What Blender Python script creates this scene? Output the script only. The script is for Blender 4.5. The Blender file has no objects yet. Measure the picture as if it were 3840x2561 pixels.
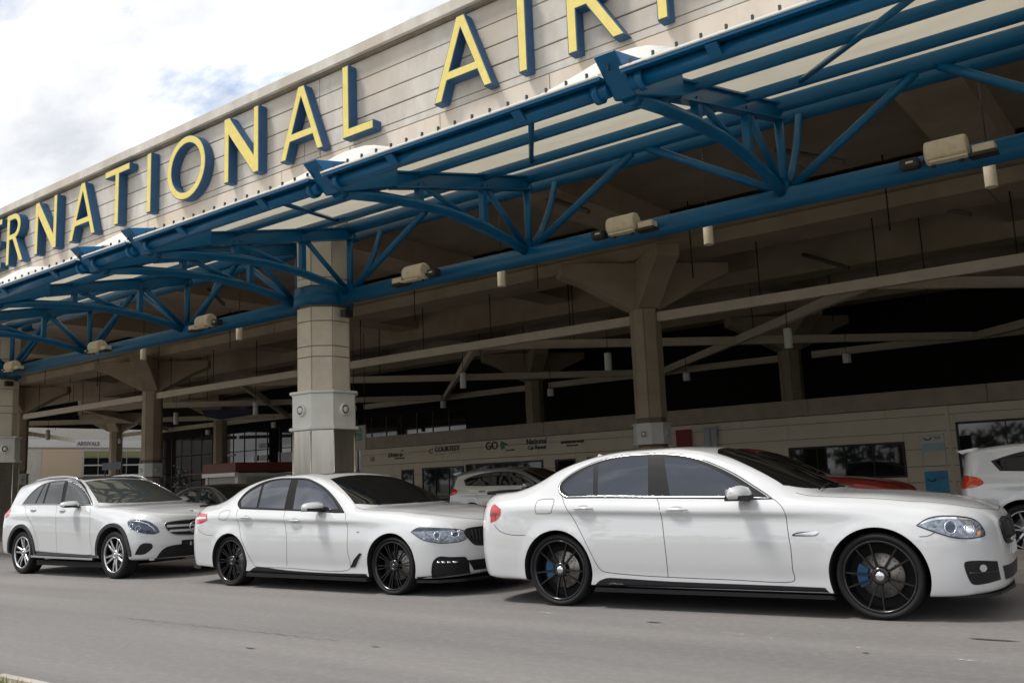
import bpy, bmesh, math, random
import numpy as np
from mathutils import Vector, Matrix
from mathutils.bvhtree import BVHTree

random.seed(7)
rng = np.random.RandomState(7)
SC = bpy.context.scene
COL = SC.collection
R = math.radians

# ------------------------------------------------------------------ camera
cam_d = bpy.data.cameras.new('camera')
cam = bpy.data.objects.new('camera', cam_d)
COL.objects.link(cam)
cam_d.sensor_width = 36.0
cam_d.lens = 36.0 * 3426.0 / 3840.0
cam_d.clip_start = 0.1
cam_d.clip_end = 3000.0
cR = Vector((0.79216603, 0.60898935, -0.04006196))
cU = Vector((0.12373263, -0.09597716, 0.98766321))
cF = Vector((-0.59763134, 0.78735022, 0.1513817))
cam.matrix_world = Matrix(((cR.x, cU.x, -cF.x, 0.0), (cR.y, cU.y, -cF.y, 0.0), (cR.z, cU.z, -cF.z, 1.208), (0, 0, 0, 1)))
SC.camera = cam

# ------------------------------------------------------------------ world and sun
SUN_EL, SUN_AZ = R(60), R(226)        # azimuth measured from +Y towards +X
sd = Vector((math.sin(SUN_AZ) * math.cos(SUN_EL), math.cos(SUN_AZ) * math.cos(SUN_EL), math.sin(SUN_EL)))
w = bpy.data.worlds.new('World')
SC.world = w
w.use_nodes = True
nt = w.node_tree
nt.nodes.clear()
def WN(t, **k):
    n = nt.nodes.new(t)
    for a, b in k.items():
        setattr(n, a, b)
    return n
wo = WN('ShaderNodeOutputWorld'); wb = WN('ShaderNodeBackground')
wb.inputs['Strength'].default_value = 0.1
sky = WN('ShaderNodeTexSky', sky_type='NISHITA', sun_disc=False, sun_elevation=SUN_EL, sun_rotation=SUN_AZ)
sky.air_density = 1.0; sky.dust_density = 1.5
tc = WN('ShaderNodeTexCoord')
sep = WN('ShaderNodeSeparateXYZ'); nt.links.new(tc.outputs['Generated'], sep.inputs[0])
zz = WN('ShaderNodeMath', operation='ADD'); zz.inputs[1].default_value = 0.22; nt.links.new(sep.outputs[2], zz.inputs[0])
zm = WN('ShaderNodeMath', operation='MAXIMUM'); zm.inputs[1].default_value = 0.1; nt.links.new(zz.outputs[0], zm.inputs[0])
vd = WN('ShaderNodeVectorMath', operation='DIVIDE')
cmb = WN('ShaderNodeCombineXYZ')
for i in range(3):
    nt.links.new(zm.outputs[0], cmb.inputs[i])
nt.links.new(tc.outputs['Generated'], vd.inputs[0]); nt.links.new(cmb.outputs[0], vd.inputs[1])
def wnoise(scale, detail, rough, loc):
    mp = WN('ShaderNodeMapping'); mp.inputs['Location'].default_value = loc
    mp.inputs['Scale'].default_value = (0.75, 1.35, 1)
    nt.links.new(vd.outputs[0], mp.inputs['Vector'])
    n = WN('ShaderNodeTexNoise'); n.inputs['Scale'].default_value = scale
    n.inputs['Detail'].default_value = detail; n.inputs['Roughness'].default_value = rough
    nt.links.new(mp.outputs[0], n.inputs['Vector'])
    return n
n1 = wnoise(2.4, 8, 0.58, (21.0, 13.0, 2.0))
r1 = WN('ShaderNodeValToRGB'); r1.color_ramp.elements[0].position = 0.33; r1.color_ramp.elements[1].position = 0.45
nt.links.new(n1.outputs[0], r1.inputs[0])
n2 = wnoise(3.0, 9, 0.6, (14.0, 6.0, 3.0))
r2 = WN('ShaderNodeValToRGB')
r2.color_ramp.elements[0].position = 0.34; r2.color_ramp.elements[0].color = (4.2, 4.4, 4.7, 1)
r2.color_ramp.elements[1].position = 0.68; r2.color_ramp.elements[1].color = (10.5, 10.5, 10.6, 1)
m_ = r2.color_ramp.elements.new(0.50); m_.color = (5.5, 5.6, 5.8, 1)
nt.links.new(n2.outputs[0], r2.inputs[0])
mx = WN('ShaderNodeMixRGB')
nt.links.new(r1.outputs[0], mx.inputs[0]); nt.links.new(sky.outputs[0], mx.inputs[1]); nt.links.new(r2.outputs[0], mx.inputs[2])
nt.links.new(mx.outputs[0], wb.inputs[0]); nt.links.new(wb.outputs[0], wo.inputs[0])

sun_d = bpy.data.lights.new('sun', 'SUN')
sun_d.energy = 1.8; sun_d.angle = R(13.0); sun_d.color = (1.0, 0.96, 0.90)
sun = bpy.data.objects.new('sun', sun_d); COL.objects.link(sun)
sun.rotation_euler = sd.to_track_quat('Z', 'Y').to_euler()
SC.view_settings.view_transform = 'Standard'
SC.view_settings.look = 'None'
SC.view_settings.exposure = 0.85
SC.view_settings.gamma = 1.0
SC.view_settings.use_curve_mapping = False

SC.cycles.max_bounces = 14
SC.cycles.diffuse_bounces = 8
# ------------------------------------------------------------------ helpers
MATS = {}
def mat(name, col, rough=0.5, metal=0.0, coat=0.0, var=None, scale=3.0, bump=0.0, bscale=40.0, emis=None, spec=None, coords='Object', var2=None, stretch=None, trans=0.0, coat_rough=0.03):
    """Principled material; var = second colour mixed by noise, bump = fine relief."""
    if name in MATS:
        return MATS[name]
    m = bpy.data.materials.new(name); m.use_nodes = True
    t = m.node_tree; b = t.nodes['Principled BSDF']
    b.inputs['Base Color'].default_value = (*col, 1); b.inputs['Roughness'].default_value = rough
    b.inputs['Metallic'].default_value = metal; b.inputs['Coat Weight'].default_value = coat
    b.inputs['Coat Roughness'].default_value = coat_rough
    if spec is not None: b.inputs['Specular IOR Level'].default_value = spec
    if trans: b.inputs['Transmission Weight'].default_value = trans
    if emis: b.inputs['Emission Color'].default_value = (*emis[:3], 1); b.inputs['Emission Strength'].default_value = emis[3]
    if var or bump:
        c = t.nodes.new('ShaderNodeTexCoord'); mp = t.nodes.new('ShaderNodeMapping')
        t.links.new(c.outputs[coords], mp.inputs[0])
        if stretch: mp.inputs['Scale'].default_value = stretch
    if var:
        n = t.nodes.new('ShaderNodeTexNoise'); n.inputs['Scale'].default_value = scale; n.inputs['Detail'].default_value = 8
        n.inputs['Roughness'].default_value = 0.62
        t.links.new(mp.outputs[0], n.inputs['Vector'])
        rp = t.nodes.new('ShaderNodeValToRGB'); rp.color_ramp.elements[0].position = 0.32; rp.color_ramp.elements[1].position = 0.68
        rp.color_ramp.elements[0].color = (*var, 1); rp.color_ramp.elements[1].color = (*col, 1)
        t.links.new(n.outputs[0], rp.inputs[0]); last = rp.outputs[0]
        if var2:
            n3 = t.nodes.new('ShaderNodeTexNoise'); n3.inputs['Scale'].default_value = scale * 0.21; n3.inputs['Detail'].default_value = 4
            t.links.new(mp.outputs[0], n3.inputs['Vector'])
            r3 = t.nodes.new('ShaderNodeValToRGB'); r3.color_ramp.elements[0].position = 0.46; r3.color_ramp.elements[1].position = 0.66
            t.links.new(n3.outputs[0], r3.inputs[0])
            mm = t.nodes.new('ShaderNodeMixRGB'); mm.inputs[2].default_value = (*var2, 1)
            t.links.new(r3.outputs[0], mm.inputs[0]); t.links.new(last, mm.inputs[1]); last = mm.outputs[0]
        t.links.new(last, b.inputs['Base Color'])
    if bump:
        n2 = t.nodes.new('ShaderNodeTexNoise'); n2.inputs['Scale'].default_value = bscale; n2.inputs['Detail'].default_value = 6
        t.links.new(mp.outputs[0], n2.inputs['Vector'])
        bp = t.nodes.new('ShaderNodeBump'); bp.inputs['Strength'].default_value = bump; bp.inputs['Distance'].default_value = 0.02
        t.links.new(n2.outputs[0], bp.inputs['Height']); t.links.new(bp.outputs[0], b.inputs['Normal'])
    MATS[name] = m
    return m

def link(name, me, m=None, parent=None, smooth=False, loc=None):
    o = bpy.data.objects.new(name, me); COL.objects.link(o)
    if m is not None:
        if isinstance(m, (list, tuple)):
            for q in m: me.materials.append(q)
        elif not me.materials: me.materials.append(m)
    if parent is not None: o.parent = parent
    if smooth: me.polygons.foreach_set('use_smooth', [True] * len(me.polygons))
    if loc is not None: o.location = loc
    return o
def obj(name, bm, m=None, parent=None, smooth=False, loc=None):
    me = bpy.data.meshes.new(name); bm.to_mesh(me); bm.free()
    return link(name, me, m, parent, smooth, loc)
def tag(o, label=None, cat=None, group=None, kind=None):
    if label: o['label'] = label
    if cat: o['category'] = cat
    if group: o['group'] = group
    if kind: o['kind'] = kind
    return o
def empty(name, loc, label, cat, rz=0.0, group=None):
    o = bpy.data.objects.new(name, None); COL.objects.link(o); o.location = loc; o.rotation_euler = (0, 0, rz)
    o.empty_display_size = 0.2
    return tag(o, label, cat, group)
def copy_tree(o, parent=None):
    c = o.copy(); COL.objects.link(c); c.parent = parent
    if parent is not None: c.matrix_parent_inverse = o.matrix_parent_inverse.copy()
    for ch in list(o.children): copy_tree(ch, c)
    return c
def box(bm, x0, x1, y0, y1, z0, z1, mi=0):
    v = [bm.verts.new(p) for p in ((x0,y0,z0),(x1,y0,z0),(x1,y1,z0),(x0,y1,z0),(x0,y0,z1),(x1,y0,z1),(x1,y1,z1),(x0,y1,z1))]
    for f in ((3,2,1,0),(4,5,6,7),(0,1,5,4),(1,2,6,5),(2,3,7,6),(3,0,4,7)):
        q = bm.faces.new([v[i] for i in f]); q.material_index = mi
def boxo(name, x0, x1, y0, y1, z0, z1, m, parent=None, bev=0.0):
    bm = bmesh.new(); box(bm, x0, x1, y0, y1, z0, z1)
    if bev: bmesh.ops.bevel(bm, geom=bm.edges[:], offset=bev, segments=1, affect='EDGES')
    return obj(name, bm, m, parent)
def tube(bm, pts, r, n=12, closed=False, caps=True, mi=0, flat=None):
    """Round tube (or rectangle when flat=(halfw,halfh)) swept along pts with parallel frames."""
    P = [Vector(p) for p in pts]; N = len(P); rings = []
    rr = r if isinstance(r, (list, tuple)) else [r] * N
    up = None
    for i, p in enumerate(P):
        if closed: d = (P[(i + 1) % N] - P[i - 1])
        else: d = (P[min(i + 1, N - 1)] - P[max(i - 1, 0)])
        d = d.normalized()
        if up is None:
            up = Vector((0, 0, 1)) if abs(d.z) < 0.9 else Vector((1, 0, 0))
        a = d.cross(up).normalized(); up = a.cross(d).normalized()
        ring = []
        if flat:
            for sx, sz in ((-1, -1), (1, -1), (1, 1), (-1, 1)):
                ring.append(bm.verts.new(p + a * flat[0] * sx + up * flat[1] * sz))
        else:
            for k in range(n):
                t = 2 * math.pi * k / n
                ring.append(bm.verts.new(p + a * math.cos(t) * rr[i] + up * math.sin(t) * rr[i]))
        rings.append(ring)
    m = len(rings[0])
    for i in range(N if closed else N - 1):
        A, B = rings[i], rings[(i + 1) % N]
        for k in range(m):
            f = bm.faces.new((A[k], A[(k + 1) % m], B[(k + 1) % m], B[k])); f.material_index = mi; f.smooth = flat is None
    if caps and not closed:
        bm.faces.new(rings[0][::-1]).material_index = mi; bm.faces.new(rings[-1]).material_index = mi
def tubeo(name, pts, r, m, parent=None, n=12, **k):
    bm = bmesh.new(); tube(bm, pts, r, n, **k); bmesh.ops.recalc_face_normals(bm, faces=bm.faces[:])
    return obj(name, bm, m, parent)
def lathe(bm, prof, n=48, axis='Y', mi=0):
    """prof: (radius, offset along axis) list."""
    rings = []
    for r_, h in prof:
        ring = []
        for k in range(n):
            t = 2 * math.pi * k / n
            c, s = math.cos(t) * r_, math.sin(t) * r_
            ring.append(bm.verts.new((c, h, s) if axis == 'Y' else (c, s, h)))
        rings.append(ring)
    for A, B in zip(rings, rings[1:]):
        for k in range(n):
            f = bm.faces.new((A[k], A[(k + 1) % n], B[(k + 1) % n], B[k])); f.material_index = mi; f.smooth = True
    return rings
def latheo(name, prof, m, parent=None, n=32, axis='Z', loc=None, cap=True):
    bm = bmesh.new(); rg = lathe(bm, prof, n, axis)
    if cap:
        bm.faces.new(rg[0][::-1]); bm.faces.new(rg[-1])
    bmesh.ops.recalc_face_normals(bm, faces=bm.faces[:])
    return obj(name, bm, m, parent, loc=loc)
def prism(bm, poly, axis, a, b, mi=0):
    """Extrude a 2D polygon along axis between a and b. axis Y: poly in (x,z); X: (y,z); Z: (x,y)."""
    def P(p, h):
        return {'Y': (p[0], h, p[1]), 'X': (h, p[0], p[1]), 'Z': (p[0], p[1], h)}[axis]
    A = [bm.verts.new(P(p, a)) for p in poly]; B = [bm.verts.new(P(p, b)) for p in poly]
    n = len(poly)
    bm.faces.new(A).material_index = mi; bm.faces.new(B[::-1]).material_index = mi
    for i in range(n):
        bm.faces.new((A[i], B[i], B[(i + 1) % n], A[(i + 1) % n])).material_index = mi
def prismo(name, poly, axis, a, b, m, parent=None, bev=0.0):
    bm = bmesh.new(); prism(bm, poly, axis, a, b); bmesh.ops.recalc_face_normals(bm, faces=bm.faces[:])
    if bev: bmesh.ops.bevel(bm, geom=bm.edges[:], offset=bev, segments=2, affect='EDGES')
    return obj(name, bm, m, parent)
def pchip(xs, ys, x):
    xs = np.asarray(xs, float); ys = np.asarray(ys, float); x = np.asarray(x, float)
    h = np.diff(xs); d = np.diff(ys) / h; n = len(xs); m = np.zeros(n)
    for i in range(1, n - 1):
        if d[i - 1] * d[i] > 0:
            w1 = 2 * h[i] + h[i - 1]; w2 = h[i] + 2 * h[i - 1]
            m[i] = (w1 + w2) / (w1 / d[i - 1] + w2 / d[i])
    m[0] = d[0]; m[-1] = d[-1]
    x = np.clip(x, xs[0], xs[-1]); k = np.clip(np.searchsorted(xs, x) - 1, 0, n - 2)
    t = (x - xs[k]) / h[k]; t2 = t * t; t3 = t2 * t
    return (2*t3 - 3*t2 + 1) * ys[k] + (t3 - 2*t2 + t) * h[k] * m[k] + (-2*t3 + 3*t2) * ys[k+1] + (t3 - t2) * h[k] * m[k+1]
def smooth_poly(pts, n=8, closed=True):
    """Catmull-Rom through 2D or 3D points; a point with a trailing 'c' is a corner."""
    P = []; corner = []
    for p in pts:
        if p[-1] == 'c': P.append(np.array(p[:-1], float)); corner.append(True)
        else: P.append(np.array(p, float)); corner.append(False)
    N = len(P); out = []
    for i in range(N if closed else N - 1):
        p1, p2 = P[i], P[(i + 1) % N]
        p0 = P[i - 1] if (closed or i > 0) else p1
        p3 = P[(i + 2) % N] if (closed or i + 2 < N) else p2
        t1 = (p2 - p1) * 0 if corner[i] else (p2 - p0) * 0.5
        t2 = (p2 - p1) * 0 if corner[(i + 1) % N] else (p3 - p1) * 0.5
        if corner[i]: t1 = (p2 - p1) * 0.9
        if corner[(i + 1) % N]: t2 = (p2 - p1) * 0.9
        L = np.linalg.norm(p2 - p1)
        for a_ in (t1, t2):
            l_ = np.linalg.norm(a_)
            if l_ > 1.2 * L: a_ *= 1.2 * L / l_
        for k in range(n):
            t = k / n; t2_ = t * t; t3 = t2_ * t
            out.append((2*t3 - 3*t2_ + 1) * p1 + (t3 - 2*t2_ + t) * t1 + (-2*t3 + 3*t2_) * p2 + (t3 - t2_) * t2)
    if not closed: out.append(P[-1])
    return [tuple(o) for o in out]
# ------------------------------------------------------------------ car materials
WHITE = mat('white_car_paint', (0.56, 0.568, 0.578), 0.28, coat=1.0, coat_rough=0.02)
WHITE.node_tree.nodes['Principled BSDF'].inputs['Coat IOR'].default_value = 1.75
PILLAR = mat('pillar_black', (0.006, 0.006, 0.007), 0.5, spec=.15)
SILVER = mat('silver_car_paint', (0.36, 0.36, 0.35), 0.34, metal=0.55, coat=1.0)
REDP = mat('red_car_paint', (0.25, 0.008, 0.006), 0.35, coat=1.0)
DARKP = mat('black_car_paint', (0.012, 0.012, 0.014), 0.3, coat=1.0)
GLASS = mat('tinted_glass', (0.008, 0.014, 0.028), 0.02, coat=0.0, spec=1.0)
GLASSW = mat('windscreen_glass', (0.006, 0.007, 0.007), 0.02, spec=0.45)
CLEARG = mat('lightly_tinted_glass', (0.02, 0.026, 0.022), 0.02, spec=0.9)
SEAM = mat('panel_gap_dark', (0.03, 0.03, 0.035), 0.8)  # plain dark grey for panel gaps and disc holes
BLACKT = mat('black_trim', (0.008, 0.008, 0.010), 0.42, spec=.35)
PLAST = mat('dark_plastic', (0.022, 0.022, 0.024), 0.55, bump=0.1, bscale=300)
CHROME = mat('chrome', (0.72, 0.73, 0.75), 0.10, metal=1.0)
RUBBER = mat('tyre_rubber', (0.010, 0.010, 0.011), 0.72, spec=.3, bump=0.2, bscale=120)
RIMB = mat('gloss_black_rim', (0.007, 0.007, 0.008), 0.22, coat=0.5, metal=0.2)
RIMS = mat('silver_rim', (0.55, 0.56, 0.58), 0.25, metal=0.9)
DISC = mat('brake_disc_steel', (0.33, 0.31, 0.29), 0.35, metal=0.85, var=(0.22, 0.2, 0.18), scale=9)
CALIP = mat('blue_caliper', (0.01, 0.09, 0.22), 0.35)
REDL = mat('red_lamp', (0.45, 0.008, 0.012), 0.12, coat=1.0, spec=0.8)
REDD = mat('dark_red_lamp', (0.16, 0.004, 0.006), 0.12, coat=1.0)
AMBER = mat('amber_lamp', (0.75, 0.28, 0.02), 0.2, coat=1.0)
LAMPD = mat('lamp_interior', (0.045, 0.06, 0.09), 0.14, metal=0.5, coat=1.0, var=(0.34, 0.38, 0.44), scale=34)
LENSC = mat('lamp_bright_chrome', (0.80, 0.82, 0.86), 0.12, metal=0.9, coat=1.0)
LENSB = mat('lamp_blue_tint', (0.02, 0.035, 0.065), 0.08, metal=0.5, coat=1.0)
UNDER = mat('underbody', (0.008, 0.008, 0.008), 0.9)

# ------------------------------------------------------------------ car body surface
class Body:
    """Lower body and greenhouse lofted as a net of named level curves, mirrored, wheel arches cut."""
    def __init__(s, sp):
        s.sp = sp
        xa, xb = sp['mid']                     # stations shared by every level
        L = sp['levels']; NK = len(L)
        dx = 0.035
        mids = np.linspace(xa, xb, int((xb - xa) / dx) + 1)
        nf = 22; nr = 18
        tf = (np.arange(1, nf + 1) / nf); tr = (np.arange(nr, 0, -1) / nr)
        grid = []
        for lv in L:
            xr, xf, n_r, n_f, wk, zk = lv
            sw = [a for a, b in wk]; vw = [b for a, b in wk]
            sz = [a for a, b in zk]; vz = [b for a, b in zk]
            pts = []
            for t in tr:                        # rear wrap
                sg = xa - t; ph = t * math.pi / 2
                X = xa + (xr - xa) * math.sin(ph) ** (2 / n_r); Y = float(pchip(sw, vw, sg)) * max(math.cos(ph), 0) ** (2 / n_r)
                pts.append((X, Y, float(pchip(sz, vz, sg))))
            for X in mids: pts.append((X, float(pchip(sw, vw, X)), float(pchip(sz, vz, X))))
            for t in tf:                        # front wrap
                sg = xb + t; ph = t * math.pi / 2
                X = xb + (xf - xb) * math.sin(ph) ** (2 / n_f); Y = float(pchip(sw, vw, sg)) * max(math.cos(ph), 0) ** (2 / n_f)
                pts.append((X, Y, float(pchip(sz, vz, sg))))
            pts[0] = (xr, 0.0, pts[0][2]); pts[-1] = (xf, 0.0, pts[-1][2])
            grid.append(pts)
        G = np.array(grid)                      # level, station, xyz
        NS = G.shape[1]
        # refine across levels
        sub = sp.get('sub', 5)
        vs = np.linspace(0, NK - 1, (NK - 1) * sub + 1)
        H = np.zeros((len(vs), NS, 3))
        kk = np.arange(NK)
        for j in range(NS):
            for c in range(3):
                H[:, j, c] = pchip(kk, G[:, j, c], vs)
        for a in sp.get('arches', []):          # flare around the arches
            xw, zw, ra, fl = a
            d = np.sqrt((H[:, :, 0] - xw) ** 2 + (H[:, :, 2] - zw) ** 2) - ra
            bump = np.exp(-(d / 0.055) ** 2) * fl * (H[:, :, 1] > 0.6)
            H[:, :, 1] += bump
        bm = bmesh.new(); V = {}
        for sd_ in (-1, 1):
            for i in range(H.shape[0]):
                for j in range(NS):
                    V[sd_, i, j] = bm.verts.new((H[i, j, 0], H[i, j, 1] * sd_, H[i, j, 2]))
        for sd_ in (-1, 1):
            for i in range(H.shape[0] - 1):
                for j in range(NS - 1):
                    q = (V[sd_, i, j], V[sd_, i, j + 1], V[sd_, i + 1, j + 1], V[sd_, i + 1, j])
                    try: bm.faces.new(q if sd_ < 0 else q[::-1])
                    except ValueError: pass
        for j in range(NS - 1):                 # floor
            bm.faces.new((V[-1, 0, j], V[1, 0, j], V[1, 0, j + 1], V[-1, 0, j + 1])).material_index = 1
        bmesh.ops.remove_doubles(bm, verts=bm.verts, dist=1e-4)
        bmesh.ops.dissolve_degenerate(bm, dist=1e-5, edges=bm.edges)
        s.full = BVHTree.FromBMesh(bm)
        for f in bm.faces: f.smooth = True
        bmesh.ops.recalc_face_normals(bm, faces=bm.faces[:])
        me = bpy.data.meshes.new('body'); bm.to_mesh(me); bm.free()
        o = bpy.data.objects.new('body', me); COL.objects.link(o)
        me.materials.append(sp['paint']); me.materials.append(UNDER)
        bc = bmesh.new()
        for (xw, zw, ra, fl) in sp.get('arches', []):
            for sg in (-1, 1):
                n = 72; A = []; B = []
                for k in range(n):
                    c_, s_ = math.cos(2 * math.pi * k / n) * ra, math.sin(2 * math.pi * k / n) * ra
                    A.append(bc.verts.new((xw + c_, sg * .48, zw + s_))); B.append(bc.verts.new((xw + c_, sg * 1.2, zw + s_)))
                bc.faces.new(A); bc.faces.new(B[::-1])
                for k in range(n): bc.faces.new((A[k], A[(k + 1) % n], B[(k + 1) % n], B[k]))
        bmesh.ops.recalc_face_normals(bc, faces=bc.faces[:])
        for f in bc.faces: f.material_index = 1
        mc = bpy.data.meshes.new('cut'); bc.to_mesh(mc); bc.free(); mc.materials.append(sp['paint']); mc.materials.append(UNDER)
        oc = bpy.data.objects.new('cut', mc); COL.objects.link(oc)
        md = o.modifiers.new('b', 'BOOLEAN'); md.operation = 'DIFFERENCE'; md.object = oc; md.solver = 'EXACT'
        dg = bpy.context.evaluated_depsgraph_get()
        s.mesh = bpy.data.meshes.new_from_object(o.evaluated_get(dg)); s.mesh.name = 'body'
        bpy.data.objects.remove(o); bpy.data.objects.remove(oc)
        s.mesh.polygons.foreach_set('use_smooth', [True] * len(s.mesh.polygons))
        s.mesh.set_sharp_from_angle(angle=R(38))
    def hit(s, o, d):
        h = s.full.ray_cast(Vector(o), Vector(d))
        return (h[0], h[1]) if h[0] is not None else (None, None)

def grow(poly, d):
    P = [Vector(p[:2]) for p in poly]; n = len(P); Q = []
    area = sum(P[k].x * P[(k + 1) % n].y - P[(k + 1) % n].x * P[k].y for k in range(n)); sg = -1 if area > 0 else 1
    for k in range(n):
        e0 = (P[k] - P[k - 1]); e1 = (P[(k + 1) % n] - P[k])
        e0 = e0.normalized() if e0.length > 1e-9 else e1.normalized(); e1 = e1.normalized() if e1.length > 1e-9 else e0
        n0 = Vector((-e0.y, e0.x)) * sg; n1 = Vector((-e1.y, e1.x)) * sg
        m_ = n0 + n1; m_ = m_.normalized() if m_.length > 1e-6 else n0
        Q.append(tuple(P[k] + m_ * d / max(.5, m_.dot(n0))))
    return Q
DIRS = {'L': (Vector((0, -1, 0)), lambda a, b: Vector((a, 4, b))),      # from +y side, coords (x, z)
        'R': (Vector((0, 1, 0)), lambda a, b: Vector((a, -4, b))),      # from -y side (towards the camera), coords (x, z)
        'F': (Vector((-1, 0, 0)), lambda a, b: Vector((9, a, b))),      # from the front, coords (y, z)
        'B': (Vector((1, 0, 0)), lambda a, b: Vector((-9, a, b))),
        'T': (Vector((0, 0, -1)), lambda a, b: Vector((a, b, 9)))}      # from above, coords (x, y)
def proj_pt(body, view, p, off):
    d, mk = DIRS[view]
    if isinstance(view, str) and view in DIRS:
        pos, nor = body.hit(mk(*p), d)
    if pos is None: return None
    if nor.dot(d) > 0: nor = -nor
    return pos + nor * off
def patch(body, view, poly, off, res=0.05, thick=0.0):
    """A polygon drawn in a flat view laid onto the body surface as its own sheet, off metres proud."""
    bm = bmesh.new()
    vs = [bm.verts.new((p[0], p[1], 0)) for p in poly]
    bm.faces.new(vs)
    xs = [p[0] for p in poly]; ys = [p[1] for p in poly]
    for ax, lo, hi in ((0, min(xs), max(xs)), (1, min(ys), max(ys))):
        n = int((hi - lo) / res)
        for k in range(1, n + 1):
            co = [0, 0, 0]; co[ax] = lo + (hi - lo) * k / (n + 1); no = [0, 0, 0]; no[ax] = 1
            bmesh.ops.bisect_plane(bm, geom=bm.verts[:] + bm.edges[:] + bm.faces[:], plane_co=co, plane_no=no)
    bad = []
    for v in bm.verts:
        q = proj_pt(body, view, (v.co.x, v.co.y), off)
        if q is None: bad.append(v)
        else: v.co = q
    if bad: bmesh.ops.delete(bm, geom=bad, context='VERTS')
    bmesh.ops.triangulate(bm, faces=bm.faces[:])
    if thick:
        edges = [e for e in bm.edges if e.is_boundary]
        r_ = bmesh.ops.extrude_edge_only(bm, edges=edges)
        d, _ = DIRS[view]
        for v in [g for g in r_['geom'] if isinstance(g, bmesh.types.BMVert)]: v.co += d * thick
    for f in bm.faces: f.smooth = True
    bmesh.ops.recalc_face_normals(bm, faces=bm.faces[:])
    d, _ = DIRS[view]
    s_ = sum(f.normal.dot(d) * f.calc_area() for f in bm.faces)
    if s_ > 0: bmesh.ops.reverse_faces(bm, faces=bm.faces[:])
    return bm
def line_on(body, view, pts, off, step=0.03):
    """Dense 3D polyline over the surface."""
    out = []
    for a, b in zip(pts, pts[1:]):
        n = max(1, int(math.dist(a, b) / step))
        for k in range(n): 
            t = k / n; q = proj_pt(body, view, (a[0] + (b[0] - a[0]) * t, a[1] + (b[1] - a[1]) * t), off)
            if q is not None: out.append(q)
    q = proj_pt(body, view, pts[-1], off)
    if q is not None: out.append(q)
    return out
def strip(bm, body, view, pts, wdt, off, closed=False):
    """Flat ribbon on the surface."""
    if closed: pts = list(pts) + [pts[0]]
    d, _ = DIRS[view]
    L = line_on(body, view, pts, 0.0)
    if len(L) < 2: return
    prev = None
    for i, p in enumerate(L):
        t = (L[min(i + 1, len(L) - 1)] - L[max(i - 1, 0)]).normalized()
        pos, nor = body.hit(p - d * 2.0, d) if True else (None, None)
        nor = nor if nor is not None else -d
        if nor.dot(d) > 0: nor = -nor
        a = t.cross(nor).normalized() * wdt / 2
        A = bm.verts.new(p + a + nor * off); B = bm.verts.new(p - a + nor * off)
        if prev: bm.faces.new((prev[0], A, B, prev[1])).smooth = True
        prev = (A, B)
def sweep_on(body, view, pts, r, m, parent, name, off=0.002, closed=True, n=6):
    pp = list(pts) + ([pts[0]] if closed else [])
    L = line_on(body, view, pp, off)
    if closed: L = L[:-1]
    bm = bmesh.new(); tube(bm, L, r, n, closed=closed)
    bmesh.ops.recalc_face_normals(bm, faces=bm.faces[:])
    return obj(name, bm, m, parent)

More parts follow.
